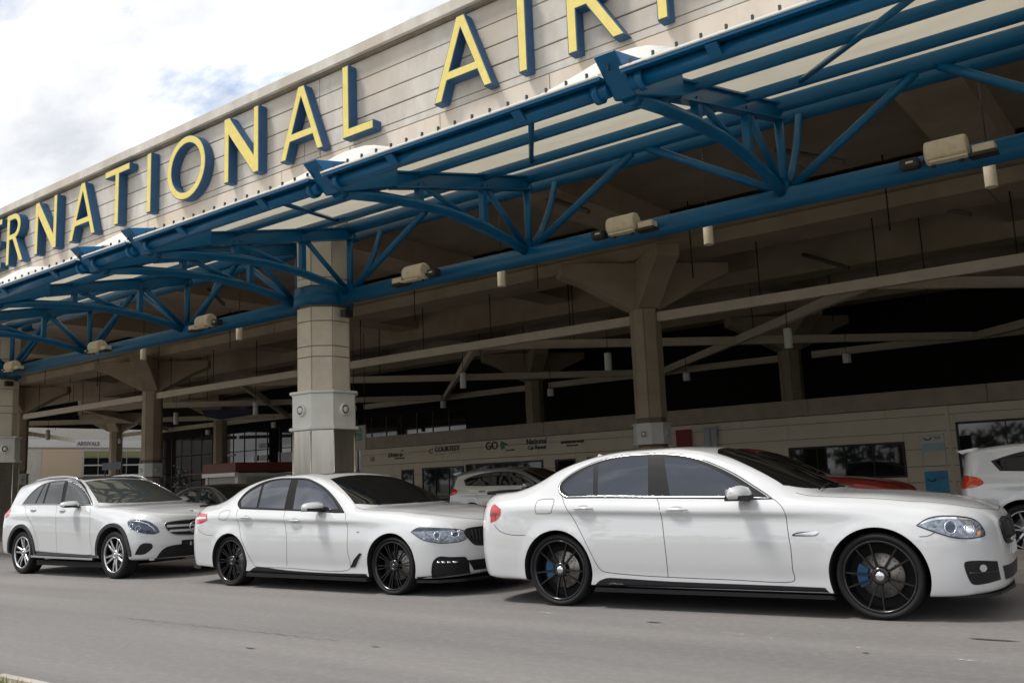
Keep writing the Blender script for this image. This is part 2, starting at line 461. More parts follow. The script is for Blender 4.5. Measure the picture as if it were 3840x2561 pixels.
# ------------------------------------------------------------------ wheels
def tyre_bm(r, wdt, rim):
    bm = bmesh.new(); h = wdt / 2
    prof = [(rim - .004, -h + .022), (rim + .008, -h + .006), (rim + .02, -h + .001), (r - .035, -h - .004), (r - .014, -h + .008), (r - .004, -h + .025), (r, -h + .045),
            (r, -.045), (r - .006, -.042), (r - .006, -.038), (r, -.035), (r, .0), (r - .006, .003), (r - .006, .007), (r, .01), (r, h - .045), (r - .006, h - .02), (r - .03, h), (rim, h - .01)]
    lathe(bm, prof, 64)
    return bm
def wheel_parts(kind, r, wdt, rim):
    """Returns dict of meshes; outer face looks to -Y, wheel centre at the origin."""
    out = {}
    h = wdt / 2
    bm = tyre_bm(r, wdt, rim); bmesh.ops.recalc_face_normals(bm, faces=bm.faces[:])
    me = bpy.data.meshes.new('tyre'); bm.to_mesh(me); bm.free(); me.materials.append(RUBBER); out['tyre'] = me
    bm = bmesh.new()
    barrel = [(rim + .002, -h + .012), (rim - .004, -h + .004), (rim - .012, -h + .006), (rim - .018, -h + .02), (rim - .03, -h + .06), (rim - .035, 0), (rim - .02, h - .03), (rim - .015, h - .01)]
    lathe(bm, barrel[3:], 64, mi=1); lathe(bm, barrel[:4], 64)
    def spoke(a0, a1, r0, r1, w0, w1, d0, d1, t=.022):
        c0, s0 = math.cos(a0), math.sin(a0); c1, s1 = math.cos(a1), math.sin(a1)
        p0 = Vector((c0 * r0, d0, s0 * r0)); p1 = Vector((c1 * r1, d1, s1 * r1))
        pm = (p0 + p1) / 2 + Vector((0, -.006, 0))
        dr = (p1 - p0).normalized(); sdv = dr.cross(Vector((0, 1, 0))).normalized()
        secs = []
        for p, w_ in ((p0, w0), (pm, (w0 + w1) / 2), (p1, w1)):
            secs.append([bm.verts.new(p - sdv * w_ * .35), bm.verts.new(p + sdv * w_ * .35), bm.verts.new(p + sdv * w_ / 2 + Vector((0, .006, 0))), bm.verts.new(p + sdv * w_ / 2 + Vector((0, t, 0))),
                         bm.verts.new(p - sdv * w_ / 2 + Vector((0, t, 0))), bm.verts.new(p - sdv * w_ / 2 + Vector((0, .006, 0)))])
        for A, B in zip(secs, secs[1:]):
            for k in range(6): bm.faces.new((A[k], A[(k + 1) % 6], B[(k + 1) % 6], B[k]))
    D = -h + .022
    if kind == 'five_v':
        for k in range(5):
            a = R(90 + 25.5 + 72 * k)
            for sg in (-1, 1):
                spoke(a + sg * R(13), a + sg * R(13), .055, rim - .012, .024, .015, D + .012, D)
    elif kind == 'multi':
        for k in range(10):
            a = R(36 * k + 6)
            for sg in (-1, 1):
                spoke(a + sg * R(5.0), a + sg * R(5.0), .07, rim - .012, .011, .015, D + .02, D + .004)
    else:
        for k in range(5):
            a = R(90 + 20 + 72 * k)
            for sg in (-1, 1):
                spoke(a + sg * R(17), a + sg * R(11), .05, rim - .012, .038, .030, D + .02, D)
    lathe(bm, [(.07, D + .03), (.068, D + .008), (.05, D + .002), (.034, D + .004), (.033, D + .012), (.001, D + .012)], 40)
    for k in range(5):
        a = R(90 + 72 * k + 36)
        c = Vector((math.cos(a) * .053, D + .004, math.sin(a) * .053))
        tube(bm, [c, c + Vector((0, .02, 0))], .006, 8)
    bmesh.ops.recalc_face_normals(bm, faces=bm.faces[:])
    me = bpy.data.meshes.new('rim'); bm.to_mesh(me); bm.free(); me.materials.append(RIMS if kind == 'twin' else RIMB); me.materials.append(RIMB); out['rim'] = me
    bm = bmesh.new(); rg = hr = .036 if kind == 'five_v' else .028
    bm.free(); bm = bmesh.new(); lathe(bm, [(.001, D - .004), (hr - .006, D - .003), (hr, D + .006)], 32)
    me = bpy.data.meshes.new('hub_cap'); bm.to_mesh(me); bm.free(); me.materials.append({'five_v': CHROME, 'multi': LENSB}.get(kind, RIMS)); out['hub_cap'] = me
    bm = bmesh.new()
    lathe(bm, [(.07, D + .07), (.09, D + .07), (.1, D + .085), (.175, D + .085), (.178, D + .09), (.178, D + .11), (.07, D + .11)], 48)
    for k in range(40):                     # ventilation holes read as dark dots
        a = 2 * math.pi * k / 40; rr = (.115, .135, .155)[k % 3]
        c = Vector((math.cos(a) * rr, D + .0835, math.sin(a) * rr))
        tube(bm, [c, c + Vector((0, .002, 0))], .006, 6, mi=1)
    bmesh.ops.recalc_face_normals(bm, faces=bm.faces[:])
    me = bpy.data.meshes.new('brake_disc'); bm.to_mesh(me); bm.free(); me.materials.append(DISC); me.materials.append(SEAM); out['brake_disc'] = me
    bm = bmesh.new(); n = 14
    prof = []
    for k in range(n + 1):
        a = R(150 + 62 * k / n); prof.append(a)
    ring = []
    for a in prof:
        c, s_ = math.cos(a), math.sin(a)
        ring.append([bm.verts.new((c * q, y, s_ * q)) for q, y in ((.105, D + .06), (.185, D + .055), (.19, D + .12), (.105, D + .12))])
    for A, B in zip(ring, ring[1:]):
        for k in range(4): bm.faces.new((A[k], A[(k + 1) % 4], B[(k + 1) % 4], B[k]))
    bm.faces.new(ring[0]); bm.faces.new(ring[-1][::-1])
    bmesh.ops.recalc_face_normals(bm, faces=bm.faces[:])
    me = bpy.data.meshes.new('brake_caliper'); bm.to_mesh(me); bm.free(); me.materials.append(CALIP if kind == 'five_v' else BLACKT); out['brake_caliper'] = me
    bm = bmesh.new()
    rg = lathe(bm, [(rim - .03, D + .13), (.01, D + .14)], 32)
    me = bpy.data.meshes.new('backing_plate'); bm.to_mesh(me); bm.free(); me.materials.append(UNDER); out['backing_plate'] = me
    return out
def add_wheels(root, sp, kind):
    P = wheel_parts(kind, sp['r'], sp['tw'], sp['rim'])
    for xw in (0.0, sp['wb']):
        for side in (-1, 1):
            t = link('wheel', P['tyre'], None, root)
            t.location = (xw, side * (sp['track'] - sp['tw'] / 2), sp['r'])
            if side > 0: t.rotation_euler = (0, 0, math.pi)
            else: t.rotation_euler = (0, R(sp['spin'][0] if xw == 0 else sp['spin'][1]), 0)
            for nm in ('rim', 'hub_cap', 'brake_disc', 'brake_caliper', 'backing_plate'):
                c = link(nm, P[nm], None, t)
                if nm == 'brake_caliper':
                    c.rotation_euler = (0, -t.rotation_euler.y, 0)
def add_liners(root, sp):
    for (xw, zw, ra, fl) in sp['arches']:
        bm = bmesh.new(); n = 40
        for side in (-1, 1):
            rg = []
            for y, q in ((sp['hw'] - .045, ra + .004), (sp['hw'] - .10, ra + .004), (.50, ra + .0), (.50, .02)):
                rg.append([bm.verts.new((xw + math.cos(math.pi * (-.12 + 1.24 * k / n)) * q, side * y, zw + math.sin(math.pi * (-.12 + 1.24 * k / n)) * q)) for k in range(n + 1)])
            for A, B in zip(rg, rg[1:]):
                for k in range(n): bm.faces.new((A[k], A[k + 1], B[k + 1], B[k]))
        obj('wheel_arch_liner', bm, UNDER, root)
def mirror_part(root, m_body, x, y, z, s=1.0, far=True, hs=.88):
    """Door mirrors: shell, glass edge and foot."""
    for side in ((-1, 1) if far else (-1,)):
        bm = bmesh.new()
        prof = [(-.105, .02), (-.10, .075), (-.06, .115), (.0, .128), (.055, .11), (.095, .065), (.10, .02), (.08, -.008), (-.08, -.012)]
        secs = []
        for yy, sc_, sh in ((0.0, .72, .015), (.02, .93, .008), (.07, 1.0, 0), (.13, .98, 0), (.18, .86, 0), (.21, .62, .01), (.222, .25, .03)):
            secs.append([bm.verts.new(((p[0] * sc_ * .72) * s, side * yy * s, (.05 + (p[1] - .05) * sc_ + sh * .2) * s)) for p in prof])
        for A, B in zip(secs, secs[1:]):
            for k in range(len(prof)): bm.faces.new((A[k], A[(k + 1) % len(prof)], B[(k + 1) % len(prof)], B[k])).smooth = True
        bm.faces.new(secs[0]); bm.faces.new(secs[-1])
        bmesh.ops.recalc_face_normals(bm, faces=bm.faces[:])
        mo = obj('door_mirror', bm, m_body, root, loc=(x, side * y, z)); mo.scale = (1, 1, hs)
        mo.rotation_euler = (0, 0, R(-14 * side) * -1)
        bm = bmesh.new()
        tube(bm, [(0.02, side * -.10, -.02), (0.01, side * -.03, .0), (0.0, side * .05, .012), (0, side * .10, .02)], [.024, .022, .03, .02], 8)
        box(bm, -.079 * s, .072 * s, side * .02 if side > 0 else -.212, .212 if side > 0 else -.02, -.008, .042)
        obj('mirror_foot', bm, BLACKT, mo)
        bm = bmesh.new()
        box(bm, -.082 * s, -.07 * s, (.02 if side > 0 else -.19), (.19 if side > 0 else -.02), .012, .105)
        obj('mirror_glass', bm, CHROME, mo)
def handle(root, body, x, z, m, l=.20):
    for view in ('R', 'L'):
        q = proj_pt(body, view, (x, z), 0.0)
        if q is None: continue
        sg = -1 if view == 'R' else 1
        # bar over a darkened paint patch imitating shade in the scooped recess
        bm = bmesh.new()
        pts = []
        for k in range(9):
            t = -1 + 2 * k / 8
            pts.append((x + t * l / 2, q.y + sg * (.030 - .022 * abs(t) ** 3), z + .004 * (1 - t * t)))
        tube(bm, pts, [.004, .010, .013, .014, .014, .014, .013, .011, .005], 8)
        bmesh.ops.scale(bm, vec=(1, 1, 1), verts=bm.verts)
        obj('door_handle', bm, m, root)
        bm = patch(body, view, smooth_poly([(x - l * .36, z), (x - l * .2, z + .028), (x + l * .15, z + .028), (x + l * .34, z), (x + l * .15, z - .024), (x - l * .2, z - .024)], 5), .0015, .04)
        obj('handle_recess', bm, MATS.get('handle_cup_shade') or mat('handle_cup_shade', tuple(c * .62 for c in m.node_tree.nodes['Principled BSDF'].inputs['Base Color'].default_value[:3]), .4, coat=.6), root)
# ------------------------------------------------------------------ car shapes
def near_sedan_levels():
    S = lambda *v: list(v)
    k0 = (-.99, 3.78, 3, 2.8, S((-1.62,.80),(-.62,.85),(3.25,.85),(4.25,.80)), S((-1.62,.27),(-.62,.245),(.5,.20),(2.5,.19),(3.25,.19),(4.25,.215)))
    k1 = (-1.05, 3.83, 3, 2.8, S((-1.62,.86),(-.62,.888),(.4,.905),(2.5,.905),(3.25,.895),(4.25,.85)), S((-1.62,.285),(-.62,.26),(.5,.215),(2.5,.205),(3.25,.205),(4.25,.235)))
    k2 = (-1.085, 3.852, 3, 2.8, S((-1.62,.89),(-.62,.902),(.4,.905),(2.5,.905),(3.25,.91),(4.25,.88)), S((-1.62,.38),(-.62,.36),(.5,.30),(2.5,.295),(3.25,.30),(4.25,.31)))
    k3 = (-1.10, 3.862, 3, 2.8, S((-1.62,.90),(-.62,.912),(.4,.922),(2.5,.922),(3.25,.918),(4.25,.89)), S((-1.62,.52),(-.62,.50),(.5,.45),(2.5,.44),(3.25,.44),(4.25,.43)))
    k4 = (-1.105, 3.862, 3, 2.8, S((-1.62,.90),(-.62,.914),(.4,.930),(2.5,.930),(3.25,.92),(4.25,.89)), S((-1.62,.66),(-.62,.66),(.5,.62),(2.5,.60),(3.25,.58),(4.25,.55)))
    k5 = (-1.10, 3.858, 3, 2.8, S((-1.62,.89),(-.62,.900),(.4,.910),(2.4,.909),(3.0,.905),(3.25,.905),(4.25,.88)), S((-1.62,.84),(-.62,.855),(.5,.845),(1.3,.82),(2.5,.79),(3.25,.72),(4.25,.645)))
    k6 = (-1.095, 3.85, 3, 2.7, S((-1.62,.87),(-.62,.892),(.4,.925),(2.0,.925),(2.6,.908),(3.25,.875),(4.25,.85)), S((-1.62,.92),(-.62,.925),(.5,.905),(1.3,.882),(2.5,.852),(3.25,.80),(4.25,.715)))
    k7 = (-1.075, 3.82, 3, 2.6, S((-1.62,.80),(-.95,.79),(-.62,.81),(0,.855),(.6,.872),(2.0,.872),(2.6,.83),(3.25,.78),(4.25,.74)), S((-1.62,1.02),(-.62,1.035),(0,1.035),(.6,1.018),(1.2,1.0),(2.0,.982),(2.5,.965),(2.97,.94),(3.25,.91),(3.6,.87),(4.25,.775)))
    k8 = (-1.07, 3.785, 3, 2.5, S((-1.62,.70),(-.95,.70),(-.62,.70),(-.3,.685),(0,.665),(.65,.635),(1.2,.635),(1.8,.70),(2.2,.755),(2.45,.765),(2.97,.70),(3.25,.66),(4.25,.60)),
          S((-1.62,1.06),(-.95,1.075),(-.62,1.095),(-.45,1.13),(-.3,1.185),(-.1,1.28),(.1,1.352),(.35,1.407),(.65,1.441),(1.1,1.446),(1.4,1.418),(1.65,1.345),(1.9,1.245),(2.15,1.125),(2.35,1.025),(2.45,1.0),(2.97,.972),(3.25,.94),(3.6,.895),(4.25,.805)))
    k9 = (-1.065, 3.74, 3, 2.5, S((-1.62,.56),(-.62,.58),(0,.545),(.65,.52),(1.2,.53),(1.8,.60),(2.2,.66),(2.45,.67),(2.97,.60),(3.25,.56),(4.25,.48)),
          S((-1.62,1.07),(-.95,1.085),(-.62,1.108),(-.45,1.155),(-.3,1.22),(-.1,1.315),(.1,1.378),(.35,1.433),(.65,1.462),(1.1,1.466),(1.4,1.434),(1.65,1.368),(1.9,1.268),(2.15,1.15),(2.35,1.055),(2.48,1.015),(2.97,.985),(3.25,.952),(3.6,.91),(4.25,.83)))
    k10 = (-1.06, 3.68, 3, 2.5, S((-1.62,.28),(-.62,.30),(1,.27),(2.3,.34),(3.25,.29),(4.25,.24)),
          S((-1.62,1.075),(-.95,1.095),(-.62,1.118),(-.45,1.175),(-.3,1.245),(-.1,1.335),(.1,1.398),(.35,1.447),(.65,1.474),(1.1,1.478),(1.4,1.456),(1.65,1.382),(1.9,1.285),(2.15,1.175),(2.35,1.092),(2.5,1.035),(2.6,1.02),(2.97,.995),(3.25,.962),(3.6,.925),(4.25,.868)))
    k11 = (-1.058, 3.62, 3, 2.5, S((-1.62,0),(4.25,0)),
          S((-1.62,1.077),(-.95,1.098),(-.62,1.122),(-.45,1.18),(-.3,1.252),(-.1,1.342),(.1,1.406),(.35,1.453),(.65,1.480),(1.1,1.485),(1.4,1.464),(1.65,1.388),(1.9,1.292),(2.15,1.184),(2.35,1.10),(2.52,1.040),(2.62,1.024),(2.97,.998),(3.25,.965),(3.6,.93),(4.25,.892)))
    return [k0, k1, k2, k3, k4, k5, k6, k7, k8, k9, k10, k11]
NEAR = dict(mid=(-.62, 3.25), levels=near_sedan_levels(), sub=5, arch_floor=.16, wb=2.968, r=.342, tw=.245, rim=.284, track=.905, hw=.925,
            arches=[(0, .342, .382, .012), (2.968, .342, .388, .010)], spin=(-13, 0))
def suv_levels():
    S = lambda *v: list(v)
    k0 = (-.84, 3.60, 3, 2.7, S((-1.62,.82),(-.6,.86),(3.2,.86),(4.2,.82)), S((-1.6,.36),(-.6,.33),(.6,.30),(3.2,.29),(4.2,.27)))
    k1 = (-.88, 3.66, 3, 2.7, S((-1.62,.87),(-.6,.90),(3.2,.90),(4.2,.86)), S((-1.6,.38),(-.6,.35),(.6,.325),(3.2,.315),(4.2,.30)))
    k2 = (-.915, 3.70, 3, 2.7, S((-1.62,.90),(-.6,.92),(3.2,.92),(4.2,.88)), S((-1.6,.50),(-.6,.47),(.6,.44),(3.2,.42),(4.2,.40)))
    k3 = (-.93, 3.715, 3, 2.7, S((-1.62,.91),(-.6,.93),(.4,.930),(3.2,.93),(4.2,.89)), S((-1.6,.64),(-.6,.61),(.6,.58),(3.2,.54),(4.2,.53)))
    k4 = (-.935, 3.715, 3, 2.7, S((-1.62,.91),(-.6,.93),(.4,.938),(2.6,.938),(3.2,.925),(4.2,.89)), S((-1.6,.80),(-.6,.78),(.6,.75),(3.2,.68),(4.2,.66)))
    k5 = (-.93, 3.71, 3, 2.7, S((-1.62,.90),(-.6,.915),(.4,.928),(2.6,.928),(3.2,.91),(4.2,.88)), S((-1.6,.95),(-.6,.93),(.6,.90),(2.4,.87),(3.2,.81),(4.2,.78)))
    k6 = (-.92, 3.70, 3, 2.6, S((-1.62,.88),(-.6,.905),(.4,.925),(2.0,.925),(2.6,.91),(3.2,.87),(4.2,.84)), S((-1.6,1.03),(-.6,1.02),(.6,.985),(2.4,.95),(3.2,.90),(4.2,.86)))
    k7 = (-.89, 3.67, 3, 2.5, S((-1.62,.78),(-.6,.83),(.4,.87),(2.0,.87),(2.6,.83),(3.2,.77),(4.2,.72)), S((-1.6,1.14),(-.6,1.13),(.6,1.12),(2.0,1.10),(2.6,1.07),(3.2,1.01),(4.2,.925)))
    k8 = (-.86, 3.63, 3.2, 2.4, S((-1.62,.62),(-.95,.64),(-.6,.66),(.3,.68),(1.2,.68),(1.8,.74),(2.15,.78),(2.4,.78),(2.9,.70),(3.2,.66),(4.2,.58)),
          S((-1.6,1.36),(-1.1,1.42),(-.6,1.50),(-.2,1.55),(.3,1.578),(.8,1.575),(1.1,1.545),(1.35,1.482),(1.6,1.385),(1.9,1.26),(2.1,1.17),(2.25,1.12),(2.87,1.085),(3.2,1.04),(4.2,.945)))
    k9 = (-.85, 3.58, 3.2, 2.4, S((-1.62,.52),(-.6,.56),(.3,.58),(1.2,.59),(1.8,.64),(2.15,.68),(2.4,.68),(2.9,.60),(3.2,.56),(4.2,.46)),
          S((-1.6,1.46),(-1.1,1.50),(-.6,1.55),(-.2,1.59),(.3,1.613),(.8,1.61),(1.1,1.58),(1.35,1.51),(1.6,1.42),(1.9,1.298),(2.15,1.19),(2.35,1.13),(2.87,1.097),(3.2,1.052),(4.2,.962)))
    k10 = (-.84, 3.52, 3.2, 2.4, S((-1.62,.26),(-.6,.29),(1,.30),(2.3,.34),(3.2,.29),(4.2,.24)),
          S((-1.6,1.50),(-1.1,1.535),(-.6,1.565),(-.2,1.60),(.3,1.624),(.8,1.622),(1.1,1.60),(1.35,1.535),(1.6,1.442),(1.9,1.322),(2.15,1.22),(2.4,1.145),(2.5,1.13),(2.87,1.107),(3.2,1.062),(4.2,.985)))
    k11 = (-.84, 3.47, 3.2, 2.4, S((-1.62,0),(4.2,0)),
          S((-1.6,1.51),(-1.1,1.545),(-.6,1.575),(-.2,1.61),(.3,1.634),(.8,1.632),(1.1,1.61),(1.35,1.545),(1.6,1.45),(1.9,1.33),(2.15,1.23),(2.4,1.15),(2.52,1.133),(2.87,1.11),(3.2,1.065),(4.2,1.0)))
    return [k0, k1, k2, k3, k4, k5, k6, k7, k8, k9, k10, k11]
SUV = dict(mid=(-.6, 3.2), levels=suv_levels(), sub=5, arch_floor=.28, wb=2.873, r=.365, tw=.245, rim=.272, track=.92, hw=.935,
           arches=[(0, .372, .425, .014), (2.873, .372, .425, .014)], spin=(14, -20))
MIDC = dict(NEAR, r=.335, rim=.281, arches=[(0, .335, .375, .012), (2.975, .335, .380, .010)], wb=2.975, spin=(5, 0))
def pbox(poly2):  # mirror helper kept for symmetry of side features
    return poly2
def side_feature(root, name, body, poly, off, m, res=.028, thick=0.0, label=None, views=('R', 'L')):
    for v in views:
        o = obj(name, patch(body, v, poly, off, res, thick), m, root)
        if label: o['label'] = label
def seams(root, body, lines, wdt=.006, views=('R', 'L')):
    for pts in lines:
        for v in views:
            bm = bmesh.new(); strip(bm, body, v, smooth_poly(pts, 6, closed=False), wdt, .0012)
            if bm.faces: obj('panel_gap', bm, SEAM, root)
            else: bm.free()
def front_block(root, name, body, poly_yz, off, m, both=True, thick=0, res=.04, view='F'):
    for sg in ((1, -1) if both else (1,)):
        P = [(p[0] * sg, p[1]) for p in poly_yz]
        obj(name, patch(body, view, P, off, res, thick), m, root)
def shell(root, sp, paint, name='body'):
    sp = dict(sp, paint=paint); b = Body(sp)
    o = link(name, b.mesh, None, root)
    bm = bmesh.new()
    box(bm, .42, sp['wb'] - .42, -sp['hw'] + .08, sp['hw'] - .08, .16, .24)
    obj('underbody', bm, UNDER, root)
    return b
def shark_fin(root, body, x, m):
    q = proj_pt(body, 'T', (x, 0), 0)
    bm = bmesh.new()
    v = [bm.verts.new(p) for p in ((x - .09, -.03, q.z - .02), (x + .10, -.012, q.z - .02), (x + .10, .012, q.z - .02), (x - .09, .03, q.z - .02), (x - .07, -.008, q.z + .058), (x - .07, .008, q.z + .058), (x + .02, 0, q.z + .035))]
    for f in ((0, 1, 6, 4), (3, 5, 6, 2), (1, 2, 6), (0, 4, 5, 3), (4, 6, 5), (0, 3, 2, 1)): bm.faces.new([v[i] for i in f])
    bmesh.ops.bevel(bm, geom=bm.edges[:], offset=.006, segments=2, affect='EDGES')
    bmesh.ops.recalc_face_normals(bm, faces=bm.faces[:])
    obj('antenna_fin', bm, m, root, smooth=True)
def ringo(name, pts, r, m, parent, n=6, closed=True):
    bm = bmesh.new(); tube(bm, pts, r, n, closed=closed); bmesh.ops.recalc_face_normals(bm, faces=bm.faces[:])
    return obj(name, bm, m, parent)

def build_near_sedan(root):
    sp = NEAR; b = shell(root, sp, WHITE)
    dlo = smooth_poly([(.10, 1.038, 'c'), (.03, 1.075), (-.005, 1.13), (.01, 1.185), (.11, 1.26), (.275, 1.333), (.472, 1.385), (.678, 1.408), (.949, 1.41), (1.216, 1.39), (1.415, 1.347), (1.61, 1.274), (1.798, 1.183), (1.98, 1.072), (2.13, .978, 'c'), (1.6, 1.0), (1.0, 1.017), (.5, 1.033)], 4)
    side_feature(root, 'window_surround', b, grow(dlo, .014), .0022, PILLAR)
    for v in ('R', 'L'): sweep_on(b, v, dlo, .0085, CHROME, root, 'window_trim', .003)
    gl = [smooth_poly([(.125, 1.052, 'c'), (.06, 1.095), (.038, 1.144), (.085, 1.192), (.165, 1.24), (.282, 1.298), (.352, 1.325, 'c'), (.405, 1.044, 'c')], 4),
          smooth_poly([(.452, 1.043, 'c'), (.40, 1.342, 'c'), (.552, 1.37), (.756, 1.386), (.930, 1.385, 'c'), (.985, 1.025, 'c')], 4),
          smooth_poly([(1.09, 1.376, 'c'), (1.236, 1.358), (1.42, 1.312), (1.589, 1.248), (1.741, 1.172), (1.875, 1.092), (1.96, 1.035), (2.0, .998, 'c'), (1.203, 1.014, 'c'), (1.15, 1.185)], 4)]
    for g in gl: side_feature(root, 'side_window', b, g, .005, GLASS)
    seams(root, b, [[(.01, 1.125), (.076, 1.001), (.158, .892), (.296, .674), (.395, .483), (.449, .376), (.51, .335), (.8, .312), (1.148, .300), (1.734, .290), (2.271, .286), (2.284, .40), (2.287, .563), (2.271, .721), (2.255, .869), (2.18, .955), (2.12, .985)],
                    [(1.058, 1.02), (1.105, .933), (1.135, .728), (1.150, .501), (1.148, .302)],
                    [(-.743, .783), (-.66, .713), (-.534, .681), (-.36, .674)], [(3.30, .655), (3.36, .66), (3.411, .685)],
                    [(-.23, .89), (-.24, .96), (-.22, 1.015), (-.05, 1.022), (-.03, .99), (-.045, .90), (-.08, .885), (-.23, .885)]], .0055)
    bm = bmesh.new()
    for s_ in (1, -1): strip(bm, b, 'T', smooth_poly([(2.33, .79 * s_), (2.47, .80 * s_), (2.97, .775 * s_), (3.45, .71 * s_), (3.66, .60 * s_), (3.76, .35 * s_), (3.78, .0)], 6, False), .006, .0012)
    obj('bonnet_gap', bm, SEAM, root)
    side_feature(root, 'side_skirt', b, smooth_poly([(.39, .20, 'c'), (.455, .255), (.56, .282), (1.18, .262), (2.1, .252), (2.54, .245, 'c'), (2.585, .196, 'c'), (1.5, .196, 'c')], 3), .007, BLACKT, res=.02)
    q = proj_pt(b, 'R', (.85, .24), .0)
    for sg in (-1, 1):
        bm = bmesh.new(); prism(bm, [(.40, .155), (2.62, .155), (2.60, .182), (.42, .190)], 'Y', sg * .80, sg * .945); bmesh.ops.recalc_face_normals(bm, faces=bm.faces[:]); obj('skirt_blade', bm, BLACKT, root)
    text_mesh('PERFORMANCE', .022, LENSC, root, (.62, q.y - .0065, .232), R(90), 0, .0005, name='skirt_lettering')
    for x, z in ((.318, .925), (1.28, .896)): handle(root, b, x, z, WHITE, .215)
    mirror_part(root, WHITE, 1.93, .90, .975, 1.08)
    # fender vent blade
    side_feature(root, 'fender_vent', b, smooth_poly([(2.31, .665), (2.35, .692), (2.52, .698), (2.50, .668)], 4), .003, BLACKT)
    side_feature(root, 'vent_chrome', b, smooth_poly([(2.33, .672), (2.37, .685), (2.525, .700), (2.50, .672), (2.45, .668)], 4), .006, CHROME)
    # headlamps (seen from the side) with inner optics
    hl = smooth_poly([(3.285, .741, 'c'), (3.362, .788), (3.452, .806), (3.572, .80), (3.665, .776), (3.715, .725), (3.735, .655), (3.687, .638), (3.614, .634), (3.531, .648), (3.412, .69)], 5)
    side_feature(root, 'headlight', b, hl, .003, LAMPD, .03)
    for v in ('R', 'L'):
        sweep_on(b, v, hl, .0045, BLACKT, root, 'headlight_rim', .003)
        for (cx, cz, rr, mm) in ((3.52, .722, .048, LENSC), (3.64, .705, .038, LENSC)):
            ps = line_on(b, v, [(cx + rr * .8 * math.cos(2 * math.pi * k / 20), cz + rr * math.sin(2 * math.pi * k / 20)) for k in range(21)], .006, 1)
            ringo('headlight_ring', ps[:-1], .004, LENSC, root)
            obj('headlight_lens', patch(b, v, [(cx + rr * .62 * math.cos(2 * math.pi * k / 16), cz + rr * .8 * math.sin(2 * math.pi * k / 16)) for k in range(16)], .006, .03), LENSB if cx < 3.6 else LENSC, root)
        obj('turn_signal', patch(b, v, smooth_poly([(3.685, .675), (3.705, .69), (3.71, .66), (3.69, .655)], 3), .006, .02), AMBER, root)
        obj('headlight_brow', patch(b, v, smooth_poly([(3.31, .748), (3.37, .782), (3.46, .797), (3.57, .792), (3.66, .768), (3.57, .778), (3.46, .782), (3.38, .768)], 3), .0055, .02), LENSC, root)
        # tail lamp
        tl = smooth_poly([(-.79, .80, 'c'), (-.80, .94), (-.765, .985), (-.66, .935, 'c'), (-.66, .878), (-.71, .827)], 4)
        obj('tail_light', patch(b, v, tl, .003, .03), REDL, root)
        obj('tail_light_band', patch(b, v, smooth_poly([(-.79, .86), (-.79, .90), (-.68, .895), (-.68, .875)], 3), .005, .02), REDD, root)
        obj('fog_lamp_intake', patch(b, v, smooth_poly([(3.587, .445), (3.622, .465), (3.70, .462), (3.79, .445, 'c'), (3.795, .30, 'c'), (3.70, .285), (3.628, .288), (3.60, .35)], 4), .003, .03), BLACKT, root)
        ps = line_on(b, v, [(3.61, .375), (3.70, .372), (3.78, .37)], .008); ringo('intake_bar', ps, .006, PLAST, root, closed=False)
        obj('fog_lamp', patch(b, v, [(3.70 + .022 * math.cos(k * .4), .405 + .028 * math.sin(k * .4)) for k in range(16)], .008, .03), LENSC, root)
    # rear lamps across the tail, number plates, kidney grilles
    for sg in (1, -1):
        obj('tail_light_inner', patch(b, 'B', [(sg * .50, .83), (sg * .80, .82), (sg * .80, .97), (sg * .52, .95)], .003, .05), REDL, root)
        gr = smooth_poly([(sg * .05, .745), (sg * .30, .758), (sg * .42, .72), (sg * .41, .62), (sg * .33, .572), (sg * .08, .575), (sg * .04, .65)], 4)
        obj('kidney_grille', patch(b, 'F', gr, .004, .04), BLACKT, root)
        L = line_on(b, 'F', gr + [gr[0]], .006); ringo('grille_frame', L[:-1], .011, BLACKT, root)
        for k in range(7):
            yy = sg * (.085 + k * .046)
            L = line_on(b, 'F', [(yy, .60), (yy, .735)], .010); 
            if len(L) > 1: ringo('grille_bar', L, .005, PLAST, root, closed=False)
    obj('lower_intake', patch(b, 'F', smooth_poly([(-.50, .40, 'c'), (.50, .40, 'c'), (.44, .29, 'c'), (-.44, .29, 'c')], 3), .004, .05), BLACKT, root)
    bm = bmesh.new(); box(bm, 3.862, 3.874, -.16, .16, .47, .60); obj('number_plate', bm, mat('plate_white', (.62, .62, .6), .5), root)
    bm = bmesh.new(); prism(bm, [(3.45, -.85), (3.69, -.77), (3.79, -.55), (3.845, 0), (3.79, .55), (3.69, .77), (3.45, .85), (3.3, 0)], 'Z', .185, .205); bmesh.ops.recalc_face_normals(bm, faces=bm.faces[:])
    obj('front_splitter', bm, BLACKT, root)
    bm = bmesh.new(); box(bm, -1.115, -1.09, -.26, .26, .70, .82); obj('rear_plate_recess', bm, PLAST, root)
    # roof glass, windscreen, rear window
    obj('windscreen', patch(b, 'T', smooth_poly([(1.575, -.575, 'c'), (1.49, -.30), (1.47, 0), (1.49, .30), (1.575, .575, 'c'), (2.22, .765, 'c'), (2.40, .60), (2.50, .25), (2.52, 0), (2.50, -.25), (2.40, -.60), (2.22, -.765, 'c')], 5), .003, .07), GLASSW, root)
    obj('rear_window', patch(b, 'T', smooth_poly([(.05, -.56, 'c'), (.16, -.3), (.18, 0), (.16, .3), (.05, .56, 'c'), (-.48, .62, 'c'), (-.56, .3), (-.58, 0), (-.56, -.3), (-.48, -.62, 'c')], 4), .003, .07), GLASSW, root)
    for sg in (1, -1):
        L = line_on(b, 'T', [(2.48, sg * .62), (2.44, sg * .1)], .02); ringo('wiper', L, .007, BLACKT, root, closed=False)
    bm = bmesh.new()
